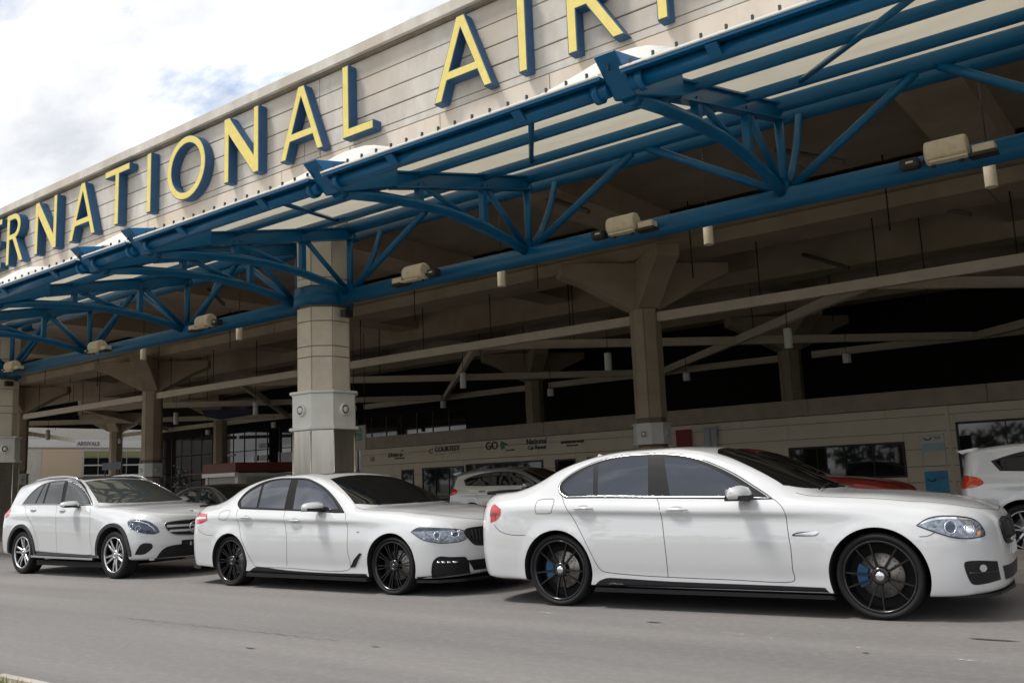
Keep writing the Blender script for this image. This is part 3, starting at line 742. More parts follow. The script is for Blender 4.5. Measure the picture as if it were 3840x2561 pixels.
    tube(bm, [(-.90, -.70, 1.092), (-.99, -.55, 1.10), (-1.04, -.25, 1.108), (-1.045, 0, 1.108), (-1.04, .25, 1.108), (-.99, .55, 1.10), (-.90, .70, 1.092)], 0, 4, flat=(.045, .013)); bmesh.ops.recalc_face_normals(bm, faces=bm.faces[:])
    obj('boot_spoiler', bm, BLACKT, root)
    shark_fin(root, b, .10, WHITE)
    add_wheels(root, sp, 'five_v')

def text_mesh(s, size, m, parent, loc, rx, rz, ext=0.004, name='lettering', align='CENTER', sx=1.0, font_shear=0.0):
    cu = bpy.data.curves.new(name, 'FONT'); cu.body = s; cu.size = size; cu.extrude = ext; cu.align_x = align; cu.align_y = 'CENTER'; cu.resolution_u = 3
    cu.shear = font_shear; cu.offset = size * 0.012
    o = bpy.data.objects.new(name, cu); COL.objects.link(o)
    dg = bpy.context.evaluated_depsgraph_get(); me = bpy.data.meshes.new_from_object(o.evaluated_get(dg))
    bpy.data.objects.remove(o)
    me.transform(Matrix.Scale(sx, 4, Vector((1, 0, 0))))
    me.materials.clear()
    o = link(name, me, m, parent); o.location = loc; o.rotation_euler = (rx, 0, rz)
    return o

def build_mid_sedan(root):
    sp = MIDC; b = shell(root, sp, WHITE)
    dlo = smooth_poly([(.15, 1.048, 'c'), (.06, 1.10), (.05, 1.155), (.13, 1.262), (.28, 1.338), (.46, 1.39), (.70, 1.415), (.98, 1.41), (1.285, 1.39), (1.62, 1.288), (1.89, 1.148), (2.16, .965, 'c'), (1.64, .992), (1.1, 1.014), (.5, 1.036)], 4)
    side_feature(root, 'window_surround', b, grow(dlo, .014), .0022, PILLAR)
    for v in ('R', 'L'): sweep_on(b, v, dlo, .007, BLACKT, root, 'window_trim', .003)
    for g in ([(.172, 1.056, 'c'), (.102, 1.148), (.208, 1.252), (.383, 1.328), (.41, 1.335, 'c'), (.50, 1.045, 'c')],
              [(.546, 1.043, 'c'), (.46, 1.350, 'c'), (.62, 1.39), (.80, 1.402), (.975, 1.398, 'c'), (1.06, 1.024, 'c')],
              [(1.235, 1.012, 'c'), (1.12, 1.388, 'c'), (1.297, 1.378), (1.557, 1.30), (1.767, 1.20), (1.945, 1.09), (2.06, 1.0, 'c')]):
        side_feature(root, 'side_window', b, smooth_poly(g, 4), .005, GLASS)
    seams(root, b, [[(.10, 1.03), (.192, .829), (.276, .648), (.385, .469), (.469, .343), (.548, .275), (1.155, .270), (2.259, .268), (2.276, .526), (2.271, .77), (2.208, .95)],
                    [(1.092, 1.0), (1.137, .807), (1.184, .6), (1.155, .29)], [(-.743, .80), (-.66, .73), (-.534, .69), (-.36, .68)],
                    [(-.25, .90), (-.25, 1.0), (-.05, 1.01), (-.07, .90), (-.25, .90)]], .0055)
    bm = bmesh.new()
    for s_ in (1, -1): strip(bm, b, 'T', smooth_poly([(2.30, .80 * s_), (2.55, .79 * s_), (3.0, .75 * s_), (3.45, .67 * s_), (3.68, .50 * s_), (3.77, .25 * s_), (3.78, .0)], 6, False), .006, .0012)
    obj('bonnet_gap', bm, SEAM, root)
    bm = bmesh.new()
    for s_ in (1, -1): strip(bm, b, 'T', smooth_poly([(2.45, .47 * s_), (3.0, .42 * s_), (3.60, .34 * s_)], 6, False), .010, .002)
    obj('bonnet_crease', bm, WHITE, root)
    side_feature(root, 'side_skirt', b, smooth_poly([(.42, .21, 'c'), (.52, .262), (.66, .272), (1.2, .240), (1.9, .228), (2.58, .235, 'c'), (2.60, .20, 'c')], 3), .007, BLACKT, res=.02)
    for sg in (-1, 1):
        bm = bmesh.new(); prism(bm, [(.40, .15), (2.62, .15), (2.60, .185), (.42, .195)], 'Y', sg * .80, sg * .955); bmesh.ops.recalc_face_normals(bm, faces=bm.faces[:]); obj('skirt_blade', bm, BLACKT, root)
    for x, z in ((.357, .918), (1.33, .870)): handle(root, b, x, z, WHITE, .215)
    mirror_part(root, WHITE, 1.78, .895, .995, 1.12, hs=.76)
    gill = [(2.306, .305), (2.378, .396), (2.478, .476), (2.512, .472), (2.44, .39), (2.387, .315)]
    side_feature(root, 'fender_gill', b, gill, .003, BLACKT)
    for v in ('R', 'L'): sweep_on(b, v, gill, .004, BLACKT, root, 'gill_frame', .004)
    q = proj_pt(b, 'R', (2.447, .729), .003); bm = bmesh.new(); box(bm, 2.43, 2.465, q.y - .002, q.y + .01, .722, .736); obj('fender_badge', bm, CHROME, root)
    hl = smooth_poly([(3.285, .728, 'c'), (3.372, .772), (3.48, .772), (3.60, .762), (3.72, .745), (3.79, .715, 'c'), (3.80, .64), (3.762, .60), (3.66, .594), (3.594, .602), (3.446, .644)], 5)
    for v in ('R', 'L'):
        sg = -1 if v == 'R' else 1
        obj('headlight', patch(b, v, hl, .003, .03), LAMPD, root)
        sweep_on(b, v, hl, .004, BLACKT, root, 'headlight_rim', .003)
        for cx in (3.60, 3.735):
            rr = .038 if cx < 3.7 else .028
            ps = line_on(b, v, [(cx + rr * math.cos(R(60 * k + 30)) * .85, .682 + 1.15 * rr * math.sin(R(60 * k + 30))) for k in range(7)], .006, 1)
            ringo('headlight_ring', ps[:-1], .005, LENSC, root)
            obj('headlight_lens', patch(b, v, [(cx + rr * .5 * math.cos(.5 * k), .682 + rr * .7 * math.sin(.5 * k)) for k in range(12)], .006, .03), LENSB, root)
        obj('headlight_brow', patch(b, v, smooth_poly([(3.31, .732), (3.38, .765), (3.60, .755), (3.74, .735), (3.60, .735), (3.40, .738)], 3), .0055, .02), LENSB, root)
        tl = smooth_poly([(-.79, .835, 'c'), (-.80, .98), (-.74, .988), (-.56, .975, 'c'), (-.51, .895, 'c'), (-.64, .85)], 4)
        obj('tail_light', patch(b, v, tl, .003, .03), REDL, root)
        obj('tail_light_band', patch(b, v, [(-.78, .90), (-.55, .915), (-.56, .94), (-.78, .93)], .006, .03), LENSC, root)
        fg = smooth_poly([(3.535, .215, 'c'), (3.56, .37), (3.616, .44), (3.70, .43), (3.79, .42, 'c'), (3.80, .36), (3.79, .24, 'c')], 3)
        obj('fog_lamp_intake', patch(b, v, fg, .003, .03), BLACKT, root)
        sweep_on(b, v, fg, .008, BLACKT, root, 'intake_frame', .004)
        ps = line_on(b, v, [(3.60, .385), (3.68, .38), (3.76, .375)], .010)
        for k in range(0, len(ps) - 1, 1): ringo('fog_lamp', [ps[k], ps[k].lerp(ps[min(k + 1, len(ps) - 1)], .7)], .012, LENSC, root, closed=False)
    for sg in (1, -1):
        obj('tail_light_inner', patch(b, 'B', [(sg * .50, .87), (sg * .80, .86), (sg * .80, .98), (sg * .52, .97)], .003, .05), REDL, root)
        gr = smooth_poly([(sg * .04, .735), (sg * .30, .745), (sg * .52, .735), (sg * .57, .70), (sg * .50, .60), (sg * .42, .553), (sg * .10, .548), (sg * .035, .62)], 4)
        obj('kidney_grille', patch(b, 'F', gr, .004, .04), BLACKT, root)
        L = line_on(b, 'F', gr + [gr[0]], .006); ringo('grille_frame', L[:-1], .012, BLACKT, root)
        for k in range(9):
            yy = sg * (.085 + k * .05)
            L = line_on(b, 'F', [(yy, .575 + max(0, k - 6) * .02), (yy, .725)], .012)
            if len(L) > 1: ringo('grille_bar', L, .006, PLAST, root, closed=False)
        obj('splitter_wing', patch(b, 'R' if sg < 0 else 'L', [(3.355, .222), (3.55, .235), (3.77, .235), (3.78, .20), (3.36, .20)], .006, .04), BLACKT, root)
    obj('lower_intake', patch(b, 'F', smooth_poly([(-.55, .385, 'c'), (.55, .385, 'c'), (.46, .265, 'c'), (-.46, .265, 'c')], 3), .004, .05), BLACKT, root)
    L = line_on(b, 'F', [(-.16, .815), (-.16, .816)], .01)
    q = proj_pt(b, 'F', (0, .80), .003); bm = bmesh.new(); lathe(bm, [(.04, 0), (.036, .006), (.001, .008)], 24, 'Z'); e_ = obj('bonnet_badge', bm, LENSB, root, loc=q); e_.rotation_euler = (0, R(55), 0)
    bm = bmesh.new(); prism(bm, [(3.35, -.90), (3.62, -.85), (3.80, -.62), (3.90, -.3), (3.915, 0), (3.90, .3), (3.80, .62), (3.62, .85), (3.35, .90), (3.2, 0)], 'Z', .155, .185); bmesh.ops.recalc_face_normals(bm, faces=bm.faces[:])
    obj('front_splitter', bm, BLACKT, root)
    obj('windscreen', patch(b, 'T', smooth_poly([(1.60, -.575, 'c'), (1.55, -.30), (1.53, 0), (1.55, .30), (1.60, .575, 'c'), (2.25, .775, 'c'), (2.42, .60), (2.51, .25), (2.53, 0), (2.51, -.25), (2.42, -.60), (2.25, -.775, 'c')], 5), .003, .07), GLASSW, root)
    obj('rear_window', patch(b, 'T', smooth_poly([(.05, -.56, 'c'), (.16, -.3), (.18, 0), (.16, .3), (.05, .56, 'c'), (-.48, .62, 'c'), (-.56, .3), (-.58, 0), (-.56, -.3), (-.48, -.62, 'c')], 4), .003, .07), GLASSW, root)
    obj('sunroof', patch(b, 'T', [(.55, -.45), (1.38, -.45), (1.38, .45), (.55, .45)], .004, .07), GLASSW, root)
    for sg in (1, -1):
        L = line_on(b, 'T', [(2.49, sg * .62), (2.46, sg * .1)], .02); ringo('wiper', L, .007, BLACKT, root, closed=False)
    bm = bmesh.new(); tube(bm, [(-.93, -.70, 1.085), (-1.01, -.55, 1.092), (-1.05, -.25, 1.10), (-1.055, 0, 1.10), (-1.05, .25, 1.10), (-1.01, .55, 1.092), (-.93, .70, 1.085)], 0, 4, flat=(.035, .014)); bmesh.ops.recalc_face_normals(bm, faces=bm.faces[:])
    obj('boot_spoiler', bm, BLACKT, root)
    bm = bmesh.new(); prism(bm, [(-.70, -.87), (-.95, -.80), (-1.09, -.5), (-1.12, 0), (-1.09, .5), (-.95, .80), (-.70, .87), (-.6, 0)], 'Z', .21, .265); bmesh.ops.recalc_face_normals(bm, faces=bm.faces[:])
    obj('rear_diffuser', bm, BLACKT, root)
    shark_fin(root, b, .12, WHITE)
    add_wheels(root, sp, 'multi')

def build_suv(root):
    sp = SUV; b = shell(root, sp, WHITE)
    dlo = smooth_poly([(-.235, 1.195, 'c'), (-.13, 1.32), (.01, 1.43), (.17, 1.505), (.35, 1.548), (.60, 1.572), (.96, 1.568), (1.17, 1.545), (1.36, 1.49), (1.58, 1.40), (1.88, 1.25), (2.06, 1.145, 'c'), (1.3, 1.168), (.6, 1.185)], 4)
    side_feature(root, 'window_surround', b, grow(dlo, .014), .0022, PILLAR)
    for v in ('R', 'L'): sweep_on(b, v, dlo, .008, CHROME, root, 'window_trim', .003)
    for g in ([(-.195, 1.205, 'c'), (-.10, 1.31), (.03, 1.41), (.18, 1.485), (.30, 1.52, 'c'), (.245, 1.20, 'c')],
              [(.30, 1.20, 'c'), (.345, 1.53, 'c'), (.43, 1.54, 'c'), (.52, 1.195, 'c')],
              [(.575, 1.195, 'c'), (.50, 1.548, 'c'), (.76, 1.555), (.94, 1.55, 'c'), (1.13, 1.182, 'c')],
              [(1.235, 1.178, 'c'), (1.065, 1.545, 'c'), (1.2, 1.522), (1.36, 1.468), (1.58, 1.38), (1.80, 1.275), (1.98, 1.165, 'c')]):
        side_feature(root, 'side_window', b, smooth_poly(g, 4), .005, CLEARG if g[0][0] < 3 else GLASS)
    seams(root, b, [[(-.16, 1.19), (.178, .976), (.40, .80), (.53, .60), (.587, .40), (.62, .39), (1.183, .375), (2.235, .365), (2.236, .586), (2.183, .956), (2.10, 1.10)],
                    [(1.0, 1.17), (1.112, 1.0), (1.182, .664), (1.183, .38)]], .005)
    bm = bmesh.new()
    for s_ in (1, -1): strip(bm, b, 'T', smooth_poly([(2.15, .80 * s_), (2.4, .80 * s_), (2.9, .75 * s_), (3.35, .64 * s_), (3.58, .42 * s_), (3.62, .0)], 6, False), .006, .0012)
    obj('bonnet_gap', bm, SEAM, root)
    for v in ('R', 'L'):
        sg = -1 if v == 'R' else 1
        for (xw, zw, ra, fl) in sp['arches']:
            pts = []
            for k in range(33):
                a = R(-16 + 212 * k / 32)
                x, z = xw + (ra + .028) * math.cos(a), zw + (ra + .028) * math.sin(a)
                q = proj_pt(b, v, (x, z), .004)
                if q is not None and z > .30: pts.append(q)
            bm = bmesh.new(); tube(bm, pts, 0, 4, flat=(.012, .028)); bmesh.ops.recalc_face_normals(bm, faces=bm.faces[:])
            obj('arch_cladding', bm, PLAST, root)
        obj('sill_cladding', patch(b, v, [(.45, .32), (.46, .40), (1.2, .375), (2.42, .352), (2.43, .30), (1.2, .315)], .006, .05), PLAST, root)
        bm = bmesh.new(); tube(bm, [(.46, sg * .95, .315), (1.2, sg * .955, .308), (2.40, sg * .95, .30)], 0, 4, flat=(.035, .016)); bmesh.ops.recalc_face_normals(bm, faces=bm.faces[:])
        obj('side_step', bm, CHROME, root)
        hl = smooth_poly([(3.197, .874, 'c'), (3.275, .902), (3.463, .886), (3.559, .846), (3.616, .772), (3.635, .685, 'c'), (3.60, .668), (3.508, .690), (3.362, .750), (3.25, .815)], 5)
        obj('headlight', patch(b, v, hl, .003, .03), LENSB, root)
        ps = line_on(b, v, [(3.225, .865), (3.29, .882), (3.45, .862), (3.54, .822), (3.59, .76), (3.612, .70)], .007); ringo('daytime_light', ps, .009, LENSC, root, closed=False)
        for cx, cz in ((3.33, .80), (3.44, .765)):
            obj('headlight_lens', patch(b, v, [(cx + .03 * math.cos(.5 * k), cz + .035 * math.sin(.5 * k)) for k in range(12)], .007, .03), LENSB, root)
            ps = line_on(b, v, [(cx + .034 * math.cos(R(18 * k)), cz + .038 * math.sin(R(18 * k))) for k in range(21)], .007, 1); ringo('headlight_ring', ps[:-1], .0035, LENSC, root)
        obj('bumper_vent', patch(b, v, smooth_poly([(3.40, .375, 'c'), (3.475, .50), (3.52, .54), (3.585, .53), (3.592, .47), (3.555, .41), (3.50, .37)], 3), .003, .03), BLACKT, root)
        obj('tail_light', patch(b, v, smooth_poly([(-.75, .98), (-.74, 1.10), (-.60, 1.11), (-.52, 1.02), (-.60, .97)], 4), .003, .03), REDL, root)
    for x, z in ((.293, 1.090), (1.28, 1.066)): handle(root, b, x, z, WHITE, .20)
    mirror_part(root, WHITE, 1.74, .89, 1.12, 1.18, hs=.66)
    gr = smooth_poly([(-.50, .84), (-.30, .858), (0, .862), (.30, .858), (.50, .84), (.56, .80), (.52, .715), (.42, .645), (.2, .622), (0, .62), (-.2, .622), (-.42, .645), (-.52, .715), (-.56, .80)], 3)
    obj('radiator_grille', patch(b, 'F', gr, .004, .05), BLACKT, root)
    L = line_on(b, 'F', gr + [gr[0]], .006); ringo('grille_frame', L[:-1], .009, CHROME, root)
    for z_ in (.775, .70):
        for sg in (1, -1):
            L = line_on(b, 'F', [(sg * .10, z_), (sg * (.53 if z_ > .74 else .49), z_ + .004)], .012)
            bm = bmesh.new(); tube(bm, L, 0, 4, flat=(.008, .017)); bmesh.ops.recalc_face_normals(bm, faces=bm.faces[:]); obj('grille_bar', bm, RIMS, root)
    q = proj_pt(b, 'F', (0, .742), .015); ey = -.085
    ringo('grille_emblem', [(q.x, ey + .088 * math.cos(R(12 * k)), .742 + .088 * math.sin(R(12 * k))) for k in range(30)], .008, CHROME, root, 8)
    for k in range(3):
        a = R(90 + 120 * k); bm = bmesh.new(); tube(bm, [(q.x, ey, .742), (q.x, ey + .084 * math.cos(a), .742 + .084 * math.sin(a))], [.012, .004], 6); obj('emblem_arm', bm, CHROME, root)
    obj('lower_intake', patch(b, 'F', smooth_poly([(-.64, .305, 'c'), (-.60, .40), (-.51, .468), (-.30, .49), (.30, .49), (.51, .468), (.60, .40), (.64, .305, 'c')], 3), .004, .05), BLACKT, root)
    bm = bmesh.new(); box(bm, 3.708, 3.722, -.30, .26, .445, .55); pl = obj('number_plate', bm, BLACKT, root)
    text_mesh('E', .075, mat('plate_lettering', (.62, .62, .6), .5), pl, (3.7235, -.15, .490), R(90), R(90), .0005, name='plate_lettering')
    bm = bmesh.new(); tube(bm, line_on(b, 'F', [(-.72, .30), (-.5, .285), (0, .28), (.5, .285), (.72, .30)], .01), 0, 4, flat=(.02, .014)); bmesh.ops.recalc_face_normals(bm, faces=bm.faces[:])
    obj('chin_trim', bm, CHROME, root)
    obj('windscreen', patch(b, 'T', smooth_poly([(1.30, -.55, 'c'), (1.27, -.30), (1.255, 0), (1.27, .30), (1.30, .55, 'c'), (2.12, .755, 'c'), (2.28, .60), (2.38, .25), (2.40, 0), (2.38, -.25), (2.28, -.60), (2.12, -.755, 'c')], 5), .003, .07), mat('clear_windscreen', (.045, .05, .045), .03, spec=.7), root)
    obj('roof_panel', patch(b, 'T', smooth_poly([(1.22, -.52, 'c'), (1.2, 0), (1.22, .52, 'c'), (.1, .54, 'c'), (-.45, .50, 'c'), (-.45, -.50, 'c'), (.1, -.54, 'c')], 3), .004, .07), BLACKT, root)
    for sg in (1, -1):
        pts = [(-.45, sg * .56, 1.565), (-.15, sg * .59, 1.615), (.3, sg * .605, 1.645), (.8, sg * .605, 1.64), (1.1, sg * .60, 1.608), (1.28, sg * .60, 1.545)]
        bm = bmesh.new(); tube(bm, pts, [.012, .02, .02, .02, .018, .010], 8); bmesh.ops.recalc_face_normals(bm, faces=bm.faces[:]); obj('roof_rail', bm, RIMS, root)
    q = proj_pt(b, 'T', (3.50, 0), .004); bm = bmesh.new(); lathe(bm, [(.028, 0), (.024, .005), (.001, .006)], 20, 'Z'); obj('bonnet_badge', bm, LENSB, root, loc=q)
    add_wheels(root, sp, 'twin')

def build_plain_car(root, sp, paint, suv=False, glass=None, tl=REDL, rim='twin'):
    """Cars standing behind the row: body, windows, lamps, mirrors, wheels."""
    glass = glass or GLASSW
    b = shell(root, sp, paint)
    if suv:
        dlo = [(-.28, 1.21, 'c'), (-.40, 1.36, 'c'), (-.05, 1.46), (.35, 1.515), (.90, 1.53), (1.30, 1.47), (1.70, 1.32), (2.05, 1.155, 'c'), (1.3, 1.175), (.3, 1.185)]
        g2 = [smooth_poly([(-.22, 1.215, 'c'), (-.34, 1.35, 'c'), (-.05, 1.43), (.35, 1.485), (.45, 1.49, 'c'), (.5, 1.205, 'c')], 3), smooth_poly([(.55, 1.205, 'c'), (.5, 1.495, 'c'), (.95, 1.505, 'c'), (1.12, 1.19, 'c')], 3), smooth_poly([(1.2, 1.19, 'c'), (1.05, 1.50, 'c'), (1.30, 1.445), (1.68, 1.30), (1.96, 1.175, 'c')], 3)]
        ws = [(1.30, .55), (2.12, .755), (2.38, .25), (2.38, -.25), (2.12, -.755), (1.30, -.55)]
        hs, tls = ((.30, 1.07), (1.28, 1.05)), [(-.88, .98), (-.86, 1.15), (-.60, 1.13), (-.50, 1.04), (-.66, .98)]
        hz = [(3.2, .86), (3.45, .89), (3.62, .78), (3.6, .70), (3.35, .76)]
    else:
        dlo = [(.10, 1.038, 'c'), (-.0, 1.13), (.11, 1.26), (.472, 1.385), (.949, 1.41), (1.415, 1.347), (1.798, 1.183), (2.13, .978, 'c'), (1.0, 1.017)]
        g2 = [smooth_poly([(.16, 1.06, 'c'), (.06, 1.14), (.16, 1.24), (.93, 1.375, 'c'), (.985, 1.03, 'c')], 3), smooth_poly([(1.20, 1.02, 'c'), (1.09, 1.37, 'c'), (1.42, 1.305), (1.74, 1.165), (1.98, 1.01, 'c')], 3)]
        ws = [(1.60, .575), (2.25, .775), (2.52, .25), (2.52, -.25), (2.25, -.775), (1.60, -.575)]
        hs, tls = ((.33, .92), (1.30, .885)), [(-.79, .83), (-.80, .97), (-.62, .95), (-.60, .88)]
        hz = [(3.3, .73), (3.5, .79), (3.7, .76), (3.73, .66), (3.5, .66)]
    side_feature(root, 'window_surround', b, smooth_poly(dlo, 4), .0025, BLACKT)
    for g in g2: side_feature(root, 'side_window', b, g, .005, glass)
    for v in ('R', 'L'):
        obj('tail_light', patch(b, v, smooth_poly(tls, 3), .004, .04), tl, root)
        obj('headlight', patch(b, v, smooth_poly(hz, 3), .004, .04), LAMPD, root)
    seams(root, b, [[(2.15, 1.0), (2.25, .8), (2.27, .45)], [(1.08, 1.0), (1.16, .75), (1.16, .38)], [(.10, 1.03), (.25, .78), (.45, .45)]], .006)
    for x, z in hs: handle(root, b, x, z, paint, .2)
    mirror_part(root, paint, 1.8, .89, 1.10 if suv else .98, 1.1)
    obj('windscreen', patch(b, 'T', smooth_poly([(*p, 'c') if i in (0, 1, 4, 5) else p for i, p in enumerate(ws)], 3), .003, .08), glass, root)
    if suv:
        bm = bmesh.new(); prism(bm, [(-.90, 1.53), (-.60, 1.57), (-.60, 1.54), (-.82, 1.48)], 'Y', -.60, .60); bmesh.ops.recalc_face_normals(bm, faces=bm.faces[:])
        obj('roof_spoiler', bm, paint, root)
        obj('rear_window', patch(b, 'B', [(-.58, 1.16), (.58, 1.16), (.52, 1.40), (-.52, 1.40)], .003, .08), glass, root)
    add_wheels(root, sp, rim)

CARS_G = 'white cars parked in a row at the kerb'
CAR_LOC = [((-5.2986, 8.3906, 0), R(4.35)), ((-10.5432, 8.4265, 0), R(0.44)), ((-16.3359, 8.4094, 0), R(0.63))]
c = empty('sedan_car', CAR_LOC[0][0], 'white sedan nearest the camera with tinted windows and black five-spoke wheels', 'car', CAR_LOC[0][1], CARS_G)
build_near_sedan(c)
c = empty('sedan_car', CAR_LOC[1][0], 'white sedan in the middle of the row with black many-spoke wheels and dark sunroof', 'car', CAR_LOC[1][1], CARS_G)
c.scale = (1, 1, .962); build_mid_sedan(c)
c = empty('suv_car', CAR_LOC[2][0], 'white sport utility car at the left end with silver twin-spoke wheels and roof rails', 'car', CAR_LOC[2][1], CARS_G)
c.scale = (1, 1, .972); build_suv(c)
c = empty('suv_car', (-14.30, 17.9, 0), 'silver crossover parked behind, seen between the two white sedans', 'car', 0)
c.scale = (.97, .97, .955); build_plain_car(c, SUV, SILVER, True)
c = empty('hatchback_car', (-2.08, 14.4, 0), 'white hatchback with orange tail light half cut off at the right edge', 'car', 0)
c.scale = (.88, .95, .90); build_plain_car(c, SUV, WHITE, True, tl=mat('orange_lamp', (.55, .05, .012), .12, coat=1.0))
c = empty('compact_car', (-7.5, 14.5, 0), 'red car behind the near sedan, only its bonnet and windscreen showing', 'car', 0)
c.scale = (1, .95, 1.08); build_plain_car(c, MIDC, REDP)
c = empty('dark_car', (-21.5, 14.4, 0), 'black car showing between the white sport utility car and the middle sedan', 'car', 0)
c.scale = (1, .95, .98); build_plain_car(c, MIDC, DARKP, glass=CLEARG)
# ================================================================== setting
ASPH = mat('worn_asphalt', (0.255, 0.24, 0.23), 0.85, var=(0.20, 0.188, 0.18), scale=70.0, bump=0.8, bscale=190, var2=(0.255, 0.242, 0.234))
def road_mat():
    m = ASPH; t = m.node_tree; b = t.nodes['Principled BSDF']; src = b.inputs['Base Color'].links[0].from_socket
    c = t.nodes.new('ShaderNodeTexCoord'); mp = t.nodes.new('ShaderNodeMapping'); mp.inputs['Scale'].default_value = (.07, .9, 1); t.links.new(c.outputs['Object'], mp.inputs[0])
    n = t.nodes.new('ShaderNodeTexNoise'); n.inputs['Scale'].default_value = 1.6; n.inputs['Detail'].default_value = 5; t.links.new(mp.outputs[0], n.inputs['Vector'])
    r = t.nodes.new('ShaderNodeValToRGB'); r.color_ramp.elements[0].position = .3; r.color_ramp.elements[1].position = .7; r.color_ramp.elements[0].color = (.84, .84, .85, 1); r.color_ramp.elements[1].color = (1.12, 1.11, 1.09, 1)
    t.links.new(n.outputs[0], r.inputs[0]); mx = t.nodes.new('ShaderNodeMixRGB'); mx.blend_type = 'MULTIPLY'; mx.inputs[0].default_value = 1
    t.links.new(src, mx.inputs[1]); t.links.new(r.outputs[0], mx.inputs[2]); t.links.new(mx.outputs[0], b.inputs['Base Color'])
road_mat()
PAVE = mat('pavement_concrete', (0.42, 0.39, 0.345), 0.9, var=(0.33, 0.305, 0.27), scale=2.5, bump=0.3, bscale=60)
KERBM = mat('kerb_concrete', (0.42, 0.38, 0.33), 0.9, var=(0.30, 0.27, 0.23), scale=4, bump=0.3, bscale=50)
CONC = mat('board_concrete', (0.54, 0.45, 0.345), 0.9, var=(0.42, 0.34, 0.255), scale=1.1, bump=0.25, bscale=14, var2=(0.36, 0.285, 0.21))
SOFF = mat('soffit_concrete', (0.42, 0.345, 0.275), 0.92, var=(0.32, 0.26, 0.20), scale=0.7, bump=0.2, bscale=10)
PANEL = mat('facade_panel_concrete', (0.63, 0.595, 0.545), 0.88, var=(0.47, 0.435, 0.385), scale=2.4, bump=0.3, bscale=22, var2=(0.45, 0.395, 0.33), stretch=(1, 1, .45))
PANELB = mat('facade_base_concrete', (0.67, 0.61, 0.535), 0.88, var=(0.56, 0.49, 0.41), scale=1.6, bump=0.3, bscale=22, var2=(0.62, 0.50, 0.38), stretch=(1, 1, .3))
JOINT = mat('joint_dark_grey', (0.12, 0.105, 0.09), 0.95)  # plain dark tone of the core behind panel and board joints
BLUE = mat('blue_painted_steel', (0.001, 0.115, 0.27), 0.38, coat=0.15, spec=.3, var=(0.001, 0.09, 0.22), scale=2.2)
BLUEL = mat('blue_letter_casing', (0.02, 0.085, 0.19), 0.55, var=(0.015, 0.065, 0.15), scale=5)
YEL = mat('yellow_letter_face', (0.74, 0.61, 0.17), 0.5, var=(0.66, 0.52, 0.13), scale=6)
STEELB = mat('cream_painted_beam', (0.76, 0.67, 0.55), 0.6, var=(0.66, 0.57, 0.46), scale=2)
LAMPB = mat('beige_lamp_housing', (0.70, 0.62, 0.48), 0.55, var=(0.56, 0.48, 0.36), scale=9)
LGREY = mat('light_grey_paint', (0.80, 0.80, 0.77), 0.5, var=(0.74, 0.74, 0.71), scale=4)
STAIN = mat('stainless_steel', (0.74, 0.70, 0.63), 0.22, metal=0.9, var=(0.60, 0.56, 0.50), scale=2.0, stretch=(6, 6, .4))
COLC = mat('column_cladding', (0.70, 0.64, 0.55), 0.8, var=(0.61, 0.55, 0.465), scale=3.0, bump=0.15, bscale=30)
CREAM = mat('cream_wall_paint', (0.78, 0.69, 0.55), 0.8, var=(0.72, 0.63, 0.49), scale=1.2, bump=0.08, bscale=25)
BANDC = mat('grey_brown_band', (0.44, 0.38, 0.30), 0.9, var=(0.35, 0.295, 0.23), scale=2)
DARKM = mat('unlit_void_dark', (0.012, 0.011, 0.010), 0.95)  # near-black colour standing in for the unlit depth of the hall
WGLASS = mat('shop_window_glass', (0.012, 0.014, 0.015), 0.03, spec=0.8)
WFRAME = mat('dark_window_frame', (0.02, 0.018, 0.015), 0.5)
WHITEP = mat('white_paint', (0.62, 0.60, 0.56), 0.6, var=(0.52, 0.5, 0.46), scale=3)
BLACKP = mat('black_lettering', (0.012, 0.012, 0.013), 0.5)

def fabric_mat():
    m = bpy.data.materials.new('canopy_fabric'); m.use_nodes = True; t = m.node_tree
    b = t.nodes['Principled BSDF']; out = t.nodes['Material Output']
    b.inputs['Base Color'].default_value = (0.78, 0.77, 0.72, 1); b.inputs['Roughness'].default_value = 0.7
    n = t.nodes.new('ShaderNodeTexNoise'); n.inputs['Scale'].default_value = 2.5; n.inputs['Detail'].default_value = 6
    c = t.nodes.new('ShaderNodeTexCoord'); t.links.new(c.outputs['Object'], n.inputs['Vector'])
    r = t.nodes.new('ShaderNodeValToRGB'); r.color_ramp.elements[0].color = (0.66, 0.58, 0.42, 1); r.color_ramp.elements[1].color = (0.78, 0.72, 0.58, 1)
    t.links.new(n.outputs[0], r.inputs[0])
    tr = t.nodes.new('ShaderNodeBsdfTranslucent'); t.links.new(r.outputs[0], tr.inputs[0])
    mx = t.nodes.new('ShaderNodeMixShader'); mx.inputs[0].default_value = 0.30
    t.links.new(b.outputs[0], mx.inputs[1]); t.links.new(tr.outputs[0], mx.inputs[2]); t.links.new(mx.outputs[0], out.inputs[0])
    return m
FABRIC = fabric_mat()

